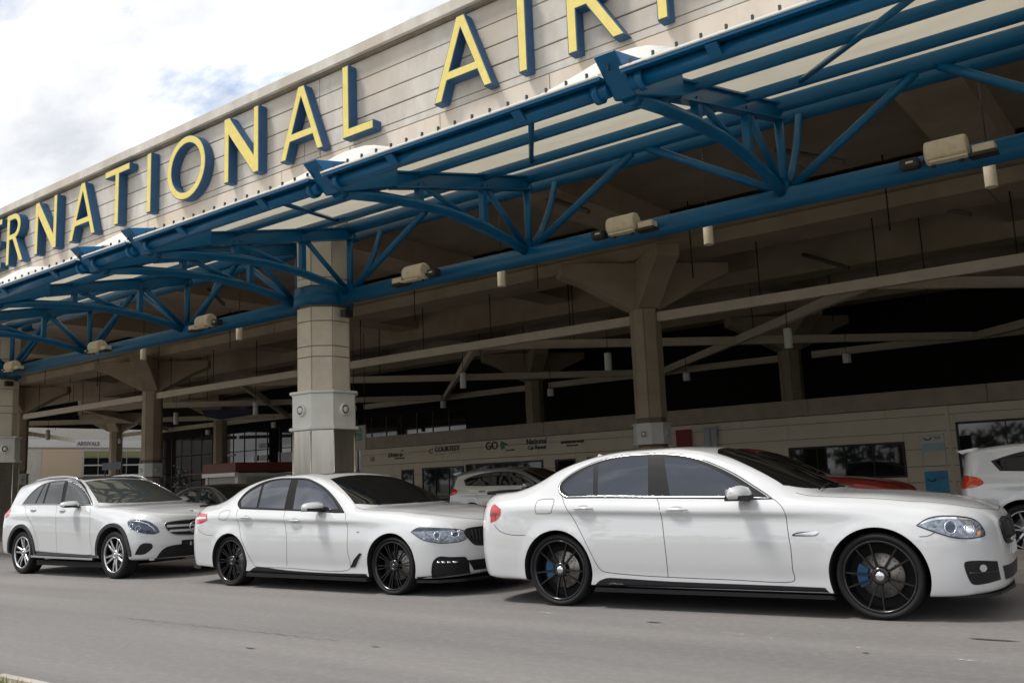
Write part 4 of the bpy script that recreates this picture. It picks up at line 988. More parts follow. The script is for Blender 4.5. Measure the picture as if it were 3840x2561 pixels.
# ---- ground
def sheet(name, x0, x1, y0, y1, z, m, kind='structure'):
    bm = bmesh.new(); bm.faces.new([bm.verts.new(p) for p in ((x0, y0, z), (x1, y0, z), (x1, y1, z), (x0, y1, z))])
    return tag(obj(name, bm, m), kind=kind)
sheet('ground', -900, 900, -700, 900, -.02, mat('far_ground', (0.16, 0.16, 0.11), 0.95, var=(0.11, 0.12, 0.07), scale=.05))
sheet('road', -160, 120, -16, 27.2, 0.0, ASPH)
def slab(name, x0, x1, y0, y1, z, m):
    bm = bmesh.new(); box(bm, x0, x1, y0, y1, -.01, z); return tag(obj(name, bm, m), kind='structure')
slab('pavement', -140, 60, 10.72, 13.05, .125, PAVE)
slab('shop_pavement', -140, 60, 27.35, 70, .13, PAVE)
slab('grass_verge', -140, 60, -2.5, 2.76, .10, mat('verge_soil', (0.10, 0.11, 0.03), 0.95, var=(0.16, 0.17, 0.03), scale=20))
def kerbs(name, x0, x1, y0, y1, z, step=1.2):
    root = bpy.data.objects.new(name, None); COL.objects.link(root); root['kind'] = 'structure'
    bm = bmesh.new(); box(bm, 0, step - .012, 0, y1 - y0, -.02, z)
    bmesh.ops.bevel(bm, geom=[e for e in bm.edges if e.verts[0].co.z > z - .01 and e.verts[1].co.z > z - .01], offset=.02, segments=2, affect='EDGES')
    me = bpy.data.meshes.new('kerb_stone'); bm.to_mesh(me); bm.free()
    x = x0
    while x < x1:
        o = link('kerb_stone', me, KERBM if not me.materials else None, root); o.location = (x, y0, 0); x += step
kerbs('kerb', -10.0, -1.5, 2.77, 2.87, .12)
kerbs('island_kerb', -60, 3, 10.56, 10.72, .13)
# worn paint line and stains on the road
def worn_line():
    m = bpy.data.materials.new('worn_white_paint'); m.use_nodes = True; t = m.node_tree; b = t.nodes['Principled BSDF']; out = t.nodes['Material Output']
    b.inputs['Base Color'].default_value = (0.62, 0.60, 0.56, 1); b.inputs['Roughness'].default_value = 0.8
    c = t.nodes.new('ShaderNodeTexCoord'); n = t.nodes.new('ShaderNodeTexNoise'); n.inputs['Scale'].default_value = 9; n.inputs['Detail'].default_value = 9; n.inputs['Roughness'].default_value = .75
    t.links.new(c.outputs['Object'], n.inputs['Vector'])
    r = t.nodes.new('ShaderNodeValToRGB'); r.color_ramp.elements[0].position = .55; r.color_ramp.elements[1].position = .66
    t.links.new(n.outputs[0], r.inputs[0]); tp = t.nodes.new('ShaderNodeBsdfTransparent'); mx = t.nodes.new('ShaderNodeMixShader')
    t.links.new(r.outputs[0], mx.inputs[0]); t.links.new(tp.outputs[0], mx.inputs[1]); t.links.new(b.outputs[0], mx.inputs[2]); t.links.new(mx.outputs[0], out.inputs[0])
    return m
WORN = worn_line()
bm = bmesh.new(); P = [(-9.5, 7.9), (-6.6, 7.35), (-3.84, 6.84), (-2.4, 6.58), (-1.0, 6.30), (2, 5.9)]
for a, b_ in zip(P, P[1:]):
    bm.faces.new([bm.verts.new(p) for p in ((a[0], a[1] - .022, .004), (b_[0], b_[1] - .022, .004), (b_[0], b_[1] + .022, .004), (a[0], a[1] + .022, .004))])
tag(obj('road_marking', bm, WORN), kind='structure')
# tar crack running along the near lane
bm = bmesh.new(); pts = []
for k in range(60):
    x = -9.2 + 3.4 * k / 59; pts.append((x, 5.17 + (x + 8) * .0 + .02 * math.sin(k * 1.7) + rng.uniform(-.015, .015), .004))
for a, b_ in zip(pts, pts[1:]):
    w_ = .002 + .004 * abs(math.sin(a[0] * 3.1))
    bm.faces.new([bm.verts.new(p) for p in ((a[0], a[1] - w_, .004), (b_[0], b_[1] - w_, .004), (b_[0], b_[1] + w_, .004), (a[0], a[1] + w_, .004))])
tag(obj('tar_crack', bm, mat('tar', (0.12, 0.113, 0.108), .8)), kind='structure')
bm = bmesh.new()
for (x, y, sx, sy) in ((-3.9, 6.95, .08, .025), (-2.0, 6.35, .03, .012), (-5.3, 5.1, .05, .012), (-6.2, 4.62, .07, .014), (-1.4, 7.15, .18, .03)):
    n = 9; bm.faces.new([bm.verts.new((x + sx * math.cos(6.283 * k / n) * rng.uniform(.6, 1.1), y + sy * math.sin(6.283 * k / n) * rng.uniform(.6, 1.1), .005)) for k in range(n)])
tag(obj('oil_stain', bm, mat('oil_stain', (0.07, 0.063, 0.058), .6)), kind='structure')
# grass blades at the near corner
bm = bmesh.new()
for k in range(5200):
    x = rng.uniform(-8.6, -5.0); y = rng.uniform(2.2, 2.775); h = rng.uniform(.02, .055); a = rng.uniform(0, 6.28); w_ = .004; l = rng.uniform(-.02, .02)
    c_, s_ = math.cos(a) * w_, math.sin(a) * w_
    bm.faces.new([bm.verts.new(p) for p in ((x - c_, y - s_, .10), (x + c_, y + s_, .10), (x + l, y + l * .6, .10 + h))])
tag(obj('grass', bm, mat('grass_blades', (0.30, 0.30, 0.02), .7, var=(0.16, 0.20, 0.02), scale=6)), 'short yellow green grass on the verge beside the kerb', 'grass', kind='stuff')

# ================================================================== terminal building
bld = empty('terminal_building', (0, 14, 0), 'concrete airport terminal with panelled parapet over an open drive-through hall', 'building')
def B_(name, x0, x1, y0, y1, z0, z1, m, bev=0.0):
    return boxo(name, x0, x1, y0 - 14, y1 - 14, z0, z1, m, bld, bev)
XL, XR = -74.0, 24.0  # left end stops short so sky light falls on the end building
B_('parapet_core', XL, XR, 14.05, 14.6, 7.62, 11.3, JOINT)
rows = [(10.585, 11.035), (10.095, 10.56), (9.655, 10.07), (9.24, 9.63), (9.065, 9.222)]
strips = [-58.9 + 14.15 * k for k in range(6)]
cuts = [XL]
for s_ in strips: cuts += [s_ - .28, s_ + .28]
cuts.append(XR)
def fpanel(x0, x1, z0, z1, m, dy=0.0):
    bm = bmesh.new(); box(bm, x0 + .008, x1 - .008, 0 + dy, .10, z0, z1)
    bmesh.ops.bevel(bm, geom=[e for e in bm.edges if all(v.co.y < .05 for v in e.verts)], offset=.008, segments=1, affect='EDGES')
    obj('facade_panel', bm, m, bld)
for z0, z1 in rows:
    for x0, x1 in zip(cuts, cuts[1:]): fpanel(x0, x1, z0, z1, PANEL, rng.uniform(-.006, .006))
low = sorted([-17.6 + 14.15 * k for k in range(-3, 3)] + [-15.12 + 14.15 * k for k in range(-3, 3)] + [-12.32 + 14.15 * k for k in range(-3, 3)] + [-23.6 + 14.15 * k for k in range(-3, 3)] + [XL, XR])
low = [x for x in low if XL <= x <= XR]
for x0, x1 in zip(low, low[1:]): fpanel(x0, x1, 7.62, 9.045, PANELB, rng.uniform(-.008, .004))
B_('cornice', XL, XR, 13.80, 14.62, 11.10, 11.36, PANEL, .01)
B_('cornice_shade_strip', XL, XR, 13.90, 14.02, 11.05, 11.10, mat('cornice_shade_tone', (.24, .20, .155), .9, var=(.17, .14, .11), scale=3))  # dark strip painted as the shadow line under the cornice
B_('front_beam', XL, XR, 14.0, 15.3, 7.30, 7.60, CONC)
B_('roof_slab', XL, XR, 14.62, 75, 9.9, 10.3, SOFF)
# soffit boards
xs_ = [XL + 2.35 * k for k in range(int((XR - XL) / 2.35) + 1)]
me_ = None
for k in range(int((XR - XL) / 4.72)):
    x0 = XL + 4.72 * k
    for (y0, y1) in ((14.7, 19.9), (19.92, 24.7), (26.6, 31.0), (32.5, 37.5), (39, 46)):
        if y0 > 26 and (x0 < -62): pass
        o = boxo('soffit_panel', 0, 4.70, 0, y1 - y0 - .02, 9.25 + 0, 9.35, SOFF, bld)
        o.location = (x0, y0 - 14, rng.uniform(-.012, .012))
for x in (-3.4, -12.9, -20.8, -29.6, -38.2, -47.0, -56.0, -64.5, 5.5):
    B_('ceiling_beam', x - .9, x + .4, 15.3, 24.8, 8.50, 9.248, CONC)
    B_('ceiling_beam', x - .9, x + .4, 26.6, 39, 8.50, 9.248, CONC)
def beam_row(y, z0, z1, wdt):
    for k in range(7):                          # cast in bays between the column lines
        x0 = XL + .2 + k * 14.0; x1 = min(XR, x0 + 13.985)
        B_('ceiling_beam', x0, x1, y, y + wdt, z0, z1, CONC, .02)
beam_row(24.9, 8.0, 8.42, 1.7); beam_row(25.2, 8.423, 9.246, 1.1)
beam_row(31.2, 8.0, 9.245, 1.1); beam_row(37.9, 8.0, 9.244, 1.1)
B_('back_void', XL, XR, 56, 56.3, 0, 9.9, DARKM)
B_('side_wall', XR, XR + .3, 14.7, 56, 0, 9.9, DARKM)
# steel tie beams in a diamond grid at 6 m with hangers
def tie(p0, p1):
    bm = bmesh.new(); tube(bm, [(p0[0], p0[1] - 14, 6.2), (p1[0], p1[1] - 14, 6.2)], 0, 4, flat=(.09, .15)); bmesh.ops.recalc_face_normals(bm, faces=bm.faces[:])
    obj('tie_beam', bm, STEELB, bld)
colx = [-14.09 + 14.2 * k for k in range(-3, 3)]
for a, b_ in zip([-70.9] + colx, colx + [22]):
    tie((a + .4, 25.7), (b_ - .4, 25.7)); tie((a + .4, 39.9), (b_ - .4, 39.9))
for c_ in [-7.05 + 14.15 * k for k in range(-4, 2)]:
    for sg in (1, -1):
        tie((c_ + sg * .2, 25.9), (c_ + sg * 7.0, 32.75)); tie((c_ + sg * 7.15, 32.9), (c_ + sg * 14.0, 39.7))
for k in range(26):
    x = -68 + 3.4 * k
    for (y, zb) in ((25.7 if k % 2 else 25.62, 6.34), (33.3 - (k % 4) * 1.1, 6.34), (20.5, 0)):
        if zb == 0: continue
        zt = 9.2 if abs(y - 25.7) > .5 else 8.02
        o = tubeo('hanger_rod', [(x, y - 14, zb), (x, y - 14, zt)], .018, WFRAME, bld, 6)
for k in range(13):
    x = -62 + 5.6 * k
    tubeo('hanger_rod', [(x, 10.2, 9.24), (x, 10.2, 6.9 + .3 * (k % 3))], .02, WFRAME, bld, 6)
PIPE = mat('grey_pipe', (.14, .12, .10), .6)
for (x, y) in ((-12.2, 19.3), (-6.2, 20.2), (-27.5, 19.5), (-5.0, 26.9), (-9.5, 31.0)):
    tubeo('drain_pipe', [(x - 1.1, y - 14.1, 8.6), (x + .55, y - 14.6, 7.75)], .07, PIPE, bld, 10)
# near-black sheets standing in for the hall's unlit depth above the offices
B_('upper_void_sheet', -34.9, XR, 41.5, 41.8, 3.9, 9.2, DARKM)
B_('upper_void_sheet', XL, -34.91, 44.0, 44.3, 5.9, 9.2, DARKM)
B_('sky_gap_screen', XL - .1, XL + .2, 14.7, 56, 6.95, 9.2, DARKM)  # added dark screen hiding the sky gap left to light the end building

# ================================================================== columns
COLJ = mat('column_joint', (0.22, 0.18, 0.135), 0.95)
def octo(rx, ch):
    """Octagon with flats on the axes (half width rx) and chamfer length ch."""
    a = rx; b = rx - ch
    return [(a, -b), (a, b), (b, a), (-b, a), (-a, b), (-a, -b), (-b, -a), (b, -a)]
def col_ring(name, rx, ch, z0, z1, m, parent, bev=0.0):
    return prismo(name, octo(rx, ch), 'Z', z0, z1, m, parent, bev)
def facet_panels(parent, rx, ch, zs, m, name='cladding_panel'):
    P = octo(rx, ch)
    for z0, z1 in zs:
        for i in range(8):
            a = Vector((*P[i], 0)); b = Vector((*P[(i + 1) % 8], 0)); d = (b - a); n = Vector((d.y, -d.x, 0)).normalized(); t = d.normalized() * .007
            q0, q1 = a + t, b - t
            bm = bmesh.new(); v = []
            for p in (q0, q1):
                for z in (z0 - .006, z1 + .006): v.append((p, z))
            V0 = [bm.verts.new(Vector((p.x, p.y, z)) + n * .022) for p, z in v]; V1 = [bm.verts.new(Vector((p.x, p.y, z)) - n * .01) for p, z in v]
            for f in ((0, 2, 3, 1),): bm.faces.new([V0[k] for k in f]); 
            for a_, b_ in ((0, 2), (2, 3), (3, 1), (1, 0)): bm.faces.new((V0[a_], V0[b_], V1[b_], V1[a_]))
            bmesh.ops.recalc_face_normals(bm, faces=bm.faces[:])
            obj(name, bm, m, parent)
def wall_lamp(parent, x, y, z, ang):
    bm = bmesh.new(); lathe(bm, [(.115, 0), (.12, -.02), (.115, -.045), (.09, -.055), (.085, -.04), (.06, -.04), (.055, -.055), (.001, -.06)], 28, 'Y'); bmesh.ops.recalc_face_normals(bm, faces=bm.faces[:])
    o = obj('round_wall_lamp', bm, LGREY, parent, loc=(x, y, z)); o.rotation_euler = (0, 0, ang)
    bm = bmesh.new(); lathe(bm, [(.083, -.043), (.001, -.047)], 24, 'Y'); obj('lamp_lens', bm, WGLASS, o)
def front_column(x, y, label):
    r = empty('front_column', (x, y, 0), label, 'column', 0, 'columns carrying the blue canopy')
    col_ring('shaft', .465, .272, 0.1, 7.29, COLJ, r)
    facet_panels(r, .475, .278, [(3.10, 3.72), (3.75, 3.93), (3.96, 4.42), (4.45, 4.70), (5.15, 5.28), (5.31, 6.6)], COLC)
    col_ring('steel_base', .56, .30, .12, 2.32, STAIN, r)
    for i, p in enumerate(octo(.565, .305)):
        bm = bmesh.new(); tube(bm, [(p[0], p[1], .13), (p[0], p[1], 2.31)], .012, 8); obj('steel_seam', bm, STAIN, r)
    col_ring('lamp_box', .565, .29, 2.39, 3.02, LGREY, r)
    col_ring('lamp_box_rim', .625, .32, 2.33, 2.385, LGREY, r, .008); col_ring('lamp_box_rim', .615, .315, 3.025, 3.075, LGREY, r, .008)
    for (dx, dy, an) in ((.565, 0, R(90)), (0, -.565, 0), (-.565, 0, R(-90)), (0, .565, R(180))): wall_lamp(r, dx, dy, 2.71, an)
    bm = bmesh.new(); lathe(bm, [(.50, 4.76), (.585, 4.76), (.585, 5.10), (.50, 5.10)], 28, 'Z'); bmesh.ops.recalc_face_normals(bm, faces=bm.faces[:]); obj('collar', bm, BLUE, r)
    bm = bmesh.new(); box(bm, .60, .74, -.10, .10, 4.50, 4.64); obj('camera_bracket', bm, WFRAME, r)
front_column(-13.79, 12.0, 'tall pale column with blue collar and grey lamp box behind the middle sedan')
front_column(-28.0, 12.0, 'pale column with blue collar cut off at the left edge')
front_column(.42, 12.0, 'pale canopy column standing right of the near sedan')
def inner_column(x, y, label, h=8.0):
    r = empty('inner_column', (x, y, 0), label, 'column', 0, 'concrete columns inside the hall')
    col_ring('shaft', .43, .255, .1, 6.55, COLJ, r)
    facet_panels(r, .445, .262, [(.13, 1.2), (1.22, 2.1), (3.02, 3.55), (3.57, 3.78), (3.80, 4.5), (4.52, 4.72), (4.74, 6.45)], CONC)
    col_ring('base_sleeve', .52, .29, .13, 1.25, LGREY, r)
    col_ring('lamp_box', .53, .27, 2.22, 2.80, LGREY, r); col_ring('lamp_box_rim', .575, .29, 2.80, 2.84, LGREY, r); col_ring('lamp_box_rim', .575, .29, 2.18, 2.22, LGREY, r)
    for (dx, dy, an) in ((.53, 0, R(90)), (0, -.53, 0)): wall_lamp(r, dx, dy, 2.5, an)
    for k in range(4):
        a = R(45 + 90 * k)
        bm = bmesh.new()
        prof = [(0, 6.40), (.50, 6.48), (1.2, 6.85), (2.0, 7.30), (2.7, 7.58), (2.78, 7.62), (2.78, 7.98), (0, 7.98)]
        prism(bm, prof, 'Y', -.37, .37); bmesh.ops.recalc_face_normals(bm, faces=bm.faces[:])
        bmesh.ops.bevel(bm, geom=bm.edges[:], offset=.03, segments=1, affect='EDGES')
        o = obj('capital_fin', bm, CONC, r); o.rotation_euler = (0, 0, a); o.location = (0, 0, -.0005 * k)
inner_column(-14.09, 25.7, 'brown concrete column with flared head right of the pale front column')
inner_column(-42.55, 25.7, 'concrete column with flared head behind the white sport utility car')
inner_column(-56.9, 25.7, 'concrete column standing farthest left in the hall')
for x, l in ((-14.6, 'distant concrete column rising behind the near sedan roof, right'), (-28.7, 'distant concrete column rising above the rental offices, middle'), (-56.7, 'distant concrete column behind the red-roofed kiosk'), (-70.8, 'distant concrete column in front of the white end wall')):
    inner_column(x, 39.6, l)

# ================================================================== blue canopy
can = empty('entrance_canopy', (0, 12, 0), 'blue steel truss canopy with white fabric roof along the terminal front', 'canopy')
def T(name, pts, r, n=14, parent=None, **k):
    return tubeo(name, [(p[0], p[1] - 12, p[2]) for p in pts], r, BLUE, parent or can, n, **k)
colsx = [-42.2, -28.0, -13.79, .42, 14.6]
nodes = []
for c_ in colsx: nodes += [c_ - .78, c_ + .78, c_ + 5.12, c_ + 9.5]
nodes = sorted([n for n in nodes if -44 < n < 12])
for a, b_ in zip(colsx, colsx[1:]):
    T('bottom_chord', [(a + .60, 12, 4.90), (b_ - .60, 12, 4.90)], .15, 20)
    for (y, z, r_, nm) in ((12, 6.25, .115, 'top_chord'), (13.0, 6.45, .11, 'top_chord'), (10.85, 5.99, .075, 'purlin'), (9.35, 5.66, .075, 'purlin')):
        T(nm, [(a, y, z), (b_ - .005, y, z)], r_, 14)

# bracket (one design, shared meshes)
def make_bracket():
    br = tubeo('bracket', [(0, -4.10, 5.03), (0, -3.5, 5.12), (0, -2.8, 5.19), (0, -2.0, 5.22), (0, -1.2, 5.17), (0, -.5, 5.06), (0, -.12, 4.96)], .078, BLUE, can, 14)
    bm = bmesh.new(); tube(bm, [(0, -3.25, 5.41), (0, -2.65, 5.55), (0, .1, 6.17)], 0, 4, flat=(.03, .10)); tube(bm, [(0, -3.19, 5.54), (0, -2.65, 5.66), (0, .1, 6.28)], 0, 4, flat=(.085, .012)); tube(bm, [(0, -3.19, 5.315), (0, -2.65, 5.44), (0, .1, 6.06)], 0, 4, flat=(.085, .012))
    bmesh.ops.recalc_face_normals(bm, faces=bm.faces[:]); obj('top_beam', bm, BLUE, br)
    bm = bmesh.new(); prism(bm, [(-4.68, 5.31), (-3.2, 5.60), (-3.2, 5.31), (-4.10, 5.03), (-4.30, 4.97)], 'X', -.125, .125)
    bmesh.ops.recalc_face_normals(bm, faces=bm.faces[:]); bmesh.ops.bevel(bm, geom=bm.edges[:], offset=.010, segments=1, affect='EDGES')
    obj('end_box', bm, BLUE, br)
    bm = bmesh.new(); tube(bm, [(0, -4.22, 5.02), (0, -4.09, 5.035)], .092, 16); obj('tube_cap', bm, BLUE, br)
    for sg in (-1, 1):
        bm = bmesh.new(); tube(bm, [(sg * .22, -4.38, 5.072), (sg * .29, -4.38, 5.072)], .115, 16); bmesh.ops.recalc_face_normals(bm, faces=bm.faces[:]); obj('pipe_flange', bm, BLUE, br)
    for (y, z0, z1) in ((-2.65, 5.20, 5.50), (-1.18, 5.17, 5.85)):
        bm = bmesh.new(); tube(bm, [(0, y, z0), (0, y, z1)], 0, 4, flat=(.05, .05)); obj('post', bm, BLUE, br)
    for p, q, r_ in (((0, -2.60, 5.50), (0, -1.22, 5.16), .045), ((0, -1.14, 5.84), (0, -.10, 5.02), .05)):
        bm = bmesh.new(); tube(bm, [p, q], r_, 10); obj('diagonal', bm, BLUE, br)
    bm = bmesh.new(); tube(bm, [(0, 0, 5.02), (0, 0, 6.16)], .062, 12); obj('post', bm, BLUE, br)
    bm = bmesh.new(); tube(bm, [(0, .06, 5.02), (0, .38, 5.38), (0, .66, 5.85), (0, .86, 6.36)], .058, 12); obj('curved_brace', bm, BLUE, br)
    bm = bmesh.new(); box(bm, -.10, .10, -.12, .16, 4.97, 5.12); obj('node_plate', bm, BLUE, br)
    return br
br0 = make_bracket()
for i, x in enumerate(nodes):
    b_ = br0 if i == 0 else copy_tree(br0, can)
    b_.location = (x, 0, 0)
for a, b_ in zip(nodes, nodes[1:]):
    T('edge_pipe', [(a + .13, 7.62, 5.072), (b_ - .13, 7.62, 5.072)], .08, 16)
    prismo('gutter', [(7.42 - 12, 5.105), (7.42 - 12, 5.14), (7.62 - 12, 5.16), (7.62 - 12, 5.14), (7.44 - 12, 5.125)], 'X', a + .12, b_ - .12, BLUE, can)
    boxo('fabric_edge_strip', a + .12, b_ - .12, -4.598, -4.582, 5.142, 5.165, mat('white_fabric_edge', (.82, .82, .80), .5), can)
    if b_ - a < 2: continue
    m_ = (a + b_) / 2
    T('diagonal', [(a + .08, 12.0, 5.02), (m_ - .14, 12.0, 6.16)], .062, 12); T('diagonal', [(b_ - .08, 12.0, 5.02), (m_ + .14, 12.0, 6.16)], .062, 12)
    T('rafter', [(m_ + .95, 7.8, 5.16), (m_ - 1.25, 10.85, 5.985)], .036, 8)
    for sx in (-.9, 1.0):
        T('gutter_bracket', [(m_ + sx, 7.44, 5.11), (m_ + sx, 7.56, 5.02)], 0, 4, flat=(.06, .02))
# fabric roof, tent-like ridge over every bracket
ridges = [n for n in nodes if not any(abs(n - c_ - .78) < .01 for c_ in colsx)] + [-60]
def fab_z(x, y):
    rd = max(math.exp(-(abs(x - n + .45) / .75) ** 2.5) for n in ridges)
    t = min(y - 7.42, 1.1); u = max(0, y - 8.52)
    return 5.15 + t * (.36 + .36 * rd) + u * (.27 - .08 * rd)
for i, (a, b_) in enumerate(zip(nodes, nodes[1:])):
    n = max(4, int((b_ - a) / .18)); my = 26
    bm = bmesh.new(); g = []
    xs_ = [a, a + .135, a + .14] + [a + .14 + (b_ - a - .28) * k / n for k in range(1, n)] + [b_ - .14, b_ - .135, b_]
    for x in xs_:
        ys_ = .50 if min(x - a, b_ - x) < .138 else 0.0      # the sheet stops short behind each bracket end
        g.append([bm.verts.new((x, 7.40 + ys_ + (6.1 - ys_) * (j / my) ** 1.25 - 12, fab_z(x, 7.42 + ys_ + (6.1 - ys_) * (j / my) ** 1.25))) for j in range(my + 1)])
    for A, C_ in zip(g, g[1:]):
        for j in range(my): bm.faces.new((A[j], C_[j], C_[j + 1], A[j + 1])).smooth = True
    obj('fabric_panel', bm, FABRIC, can)
bm = bmesh.new(); box(bm, -.011, .011, -.012, .012, 0, .045); sme = bpy.data.meshes.new('edge_bolt'); bm.to_mesh(sme); bm.free(); sme.materials.append(WFRAME)
for k in range(112):
    o = link('edge_bolt', sme, None, can); o.location = (-27.8 + .25 * k, -4.590, 5.165)

# ================================================================== floodlights and downlights
def make_flood():
    r = empty('floodlight', (0, 12, 0), 'x', 'floodlight', 0, 'floodlights on the lower canopy pipe')
    bm = bmesh.new(); n = 24
    sec = []
    for x, s_ in ((-.27, .80), (-.26, .95), (-.24, 1), (.24, 1), (.27, .93), (.28, .82)):
        sec.append([bm.verts.new((x, math.cos(6.2832 * k / n) * .17 * s_, .215 + math.sin(6.2832 * k / n) * .17 * s_)) for k in range(n)])
    for A, C_ in zip(sec, sec[1:]):
        for k in range(n): bm.faces.new((A[k], A[(k + 1) % n], C_[(k + 1) % n], C_[k])).smooth = True
    bm.faces.new(sec[0][::-1]); bm.faces.new(sec[-1]); bmesh.ops.recalc_face_normals(bm, faces=bm.faces[:])
    h = obj('housing', bm, LAMPB, r)
    bm = bmesh.new(); box(bm, -.20, .29, -.185, -.05, .03, .055); obj('housing_lip', bm, LAMPB, r)
    bm = bmesh.new(); box(bm, .34, .62, -.10, .10, .06, .17); bmesh.ops.bevel(bm, geom=bm.edges[:], offset=.012, segments=1, affect='EDGES'); obj('side_shield', bm, LAMPB, r)
    bm = bmesh.new(); box(bm, .29, .64, -.115, .115, .015, .055); obj('shield_tray', bm, WFRAME, r)
    bm = bmesh.new(); box(bm, -.62, -.36, -.09, .09, .05, .20); bmesh.ops.bevel(bm, geom=bm.edges[:], offset=.02, segments=2, affect='EDGES'); bx_ = obj('ballast_box', bm, PLAST, r)
    bm = bmesh.new(); box(bm, -.53, -.43, -.0935, -.0905, .12, .15); obj('ballast_label', bm, WHITEP, bx_)
    bm = bmesh.new(); tube(bm, [(-.36, 0, .1), (-.27, 0, .14)], .025, 8); obj('cable_gland', bm, WFRAME, r)
    for x in (-.18, .18):
        bm = bmesh.new(); tube(bm, [(x, 0, -.0), (x, 0, .05)], .03, 8); obj('mounting_clamp', bm, WFRAME, r)
    return r
fl = make_flood()
fld = [(-2.16, 'beige floodlight at the right edge above the near sedan bonnet', 0, 1), (-6.68, 'beige floodlight above the brown flared column', 0, 1), (-10.95, 'beige floodlight just right of the tall pale column', 0, -1),
       (-17.3, 'beige floodlight just left of the tall pale column', 0, -1), (-21.88, 'beige floodlight above the white sport utility car', 0, 1), (-26.45, 'beige floodlight nearest the left edge', 0, 1)]
for i, (x, lab, rz, s_) in enumerate(fld):
    o = fl if i == 0 else copy_tree(fl)
    o.location = (x, 11.68, 4.77); o.scale = (s_ * .86, .86, .86); o['label'] = lab
def make_down(h=.62, r_=.115, rod=2.0, name='downlight', m=LAMPB):
    r = empty(name, (0, 0, 0), 'x', 'lamp', 0)
    latheo('lamp_shade', [(r_ * .96, 0), (r_, .01), (r_, h - .02), (r_ * .9, h)], m, r, 20, 'Z')
    latheo('lamp_shade_cap', [(r_ * 1.04, h - .13), (r_ * 1.04, h - .11)], m, r, 20, 'Z')
    bm = bmesh.new(); tube(bm, [(0, 0, h), (0, 0, h + rod)], .012, 6); obj('rod', bm, WFRAME, r)
    bm = bmesh.new(); lathe(bm, [(r_ * .85, -.002), (.001, -.003)], 16, 'Z'); obj('lamp_lens', bm, mat('lamp_lens_white', (.75, .72, .62), .3), r)
    return r
d0 = make_down(.60, .085, 1.6)
dl = [(-2.13, 'cylinder lamp hanging below the blue pipe at the right edge'), (-6.58, 'cylinder lamp hanging below the blue pipe above the flared column'), (-11.17, 'cylinder lamp hanging below the blue pipe right of the pale column'),
      (-19.9, 'cylinder lamp hanging below the blue pipe left of the pale column'), (-24.45, 'cylinder lamp hanging below the blue pipe above the sport utility car')]
for i, (x, lab) in enumerate(dl):
    o = d0 if i == 0 else copy_tree(d0); o.location = (x, 14.45, 5.14); o['label'] = lab; o['group'] = 'cylinder lamps hanging behind the blue pipe'
p0 = make_down(.62, .125, 1.0, 'pendant_lamp', LGREY)
pl = [(-10.1, 27.4, 'pendant cylinder lamp right of the brown flared column'), (-16.6, 27.4, 'pendant cylinder lamp just left of the brown flared column'), (-23.3, 27.4, 'pendant cylinder lamp between the pale and brown columns'),
      (-37.1, 27.9, 'pendant cylinder lamp just left of the pale column'), (-43.6, 27.7, 'pendant cylinder lamp right of the column behind the sport utility car'), (-57.5, 27.7, 'pendant cylinder lamp at the far left of the hall')]
for i, (x, y, lab) in enumerate(pl):
    o = p0 if i == 0 else copy_tree(p0); o.location = (x, y, 4.92); o['label'] = lab; o['group'] = 'pendant lamps in the hall'
s0 = make_down(.34, .15, 1.0, 'pendant_lamp', LGREY)
pl = [(-10.4, 34.0, 'short pendant lamp above the near sedan windscreen'), (-17.0, 34.2, 'short pendant lamp hanging under the diagonal beam'), (-24.0, 34.4, 'short pendant lamp above the logos on the office wall'), (-30.7, 34.5, 'short pendant lamp nearest the pale column on its right'),
      (-45.3, 35.4, 'short pendant lamp above the kiosk roof'), (-52.2, 35.5, 'short pendant lamp left of the kiosk'), (-62, 35.0, 'short pendant lamp in front of the white end wall')]
for i, (x, y, lab) in enumerate(pl):
    o = s0 if i == 0 else copy_tree(s0); o.location = (x, y, 5.02); o['label'] = lab; o['group'] = 'short pendant lamps deeper in the hall'

# ================================================================== sign letters
from mathutils.geometry import tessellate_polygon
def plate_mesh(outer, holes, y0, y1):
    bm = bmesh.new(); loops = [outer] + holes; F = []; B = []
    for lp in loops:
        F += [bm.verts.new((p[0], y0, p[1])) for p in lp]; B += [bm.verts.new((p[0], y1, p[1])) for p in lp]
    for tri in tessellate_polygon([[Vector((p[0], p[1], 0)) for p in lp] for lp in loops]):
        try: bm.faces.new([F[k] for k in tri]); bm.faces.new([B[k] for k in tri][::-1])
        except ValueError: pass
    o_ = 0
    for lp in loops:
        n = len(lp)
        for k in range(n): bm.faces.new((F[o_ + k], F[o_ + (k + 1) % n], B[o_ + (k + 1) % n], B[o_ + k]))
        o_ += n
    bmesh.ops.recalc_face_normals(bm, faces=bm.faces[:])
    return bm
def letter(g, label, x, z=9.12):
    outer, holes = g
    r = empty('sign_letter', (x, 13.72, z), label, 'sign letter', 0, 'yellow and blue letters on the parapet')
    obj('casing', plate_mesh(outer, holes, 0.0, .245), BLUEL, r)
    obj('letter_face', plate_mesh(grow(outer, -.022), [grow(h_, .022) for h_ in holes], -.012, .002), YEL, r)
    return r
H = 1.75
def ell(cx, cz, rx, rz, a0, a1, n): return [(cx + rx * math.cos(a0 + (a1 - a0) * k / n), cz + rz * math.sin(a0 + (a1 - a0) * k / n)) for k in range(n + 1)]
gI = ([(0, 0), (.215, 0), (.215, H), (0, H)], [])
gN = ([(0, 0), (.205, 0), (.205, 1.27), (1.22, 0), (1.44, 0), (1.44, H), (1.235, H), (1.235, .49), (.23, H), (0, H)], [])
gA = ([(0, 0), (.22, 0), (.38, .42), (1.20, .42), (1.36, 0), (1.58, 0), (.90, H), (.68, H)], [[(.455, .62), (1.125, .62), (.79, 1.47)]])
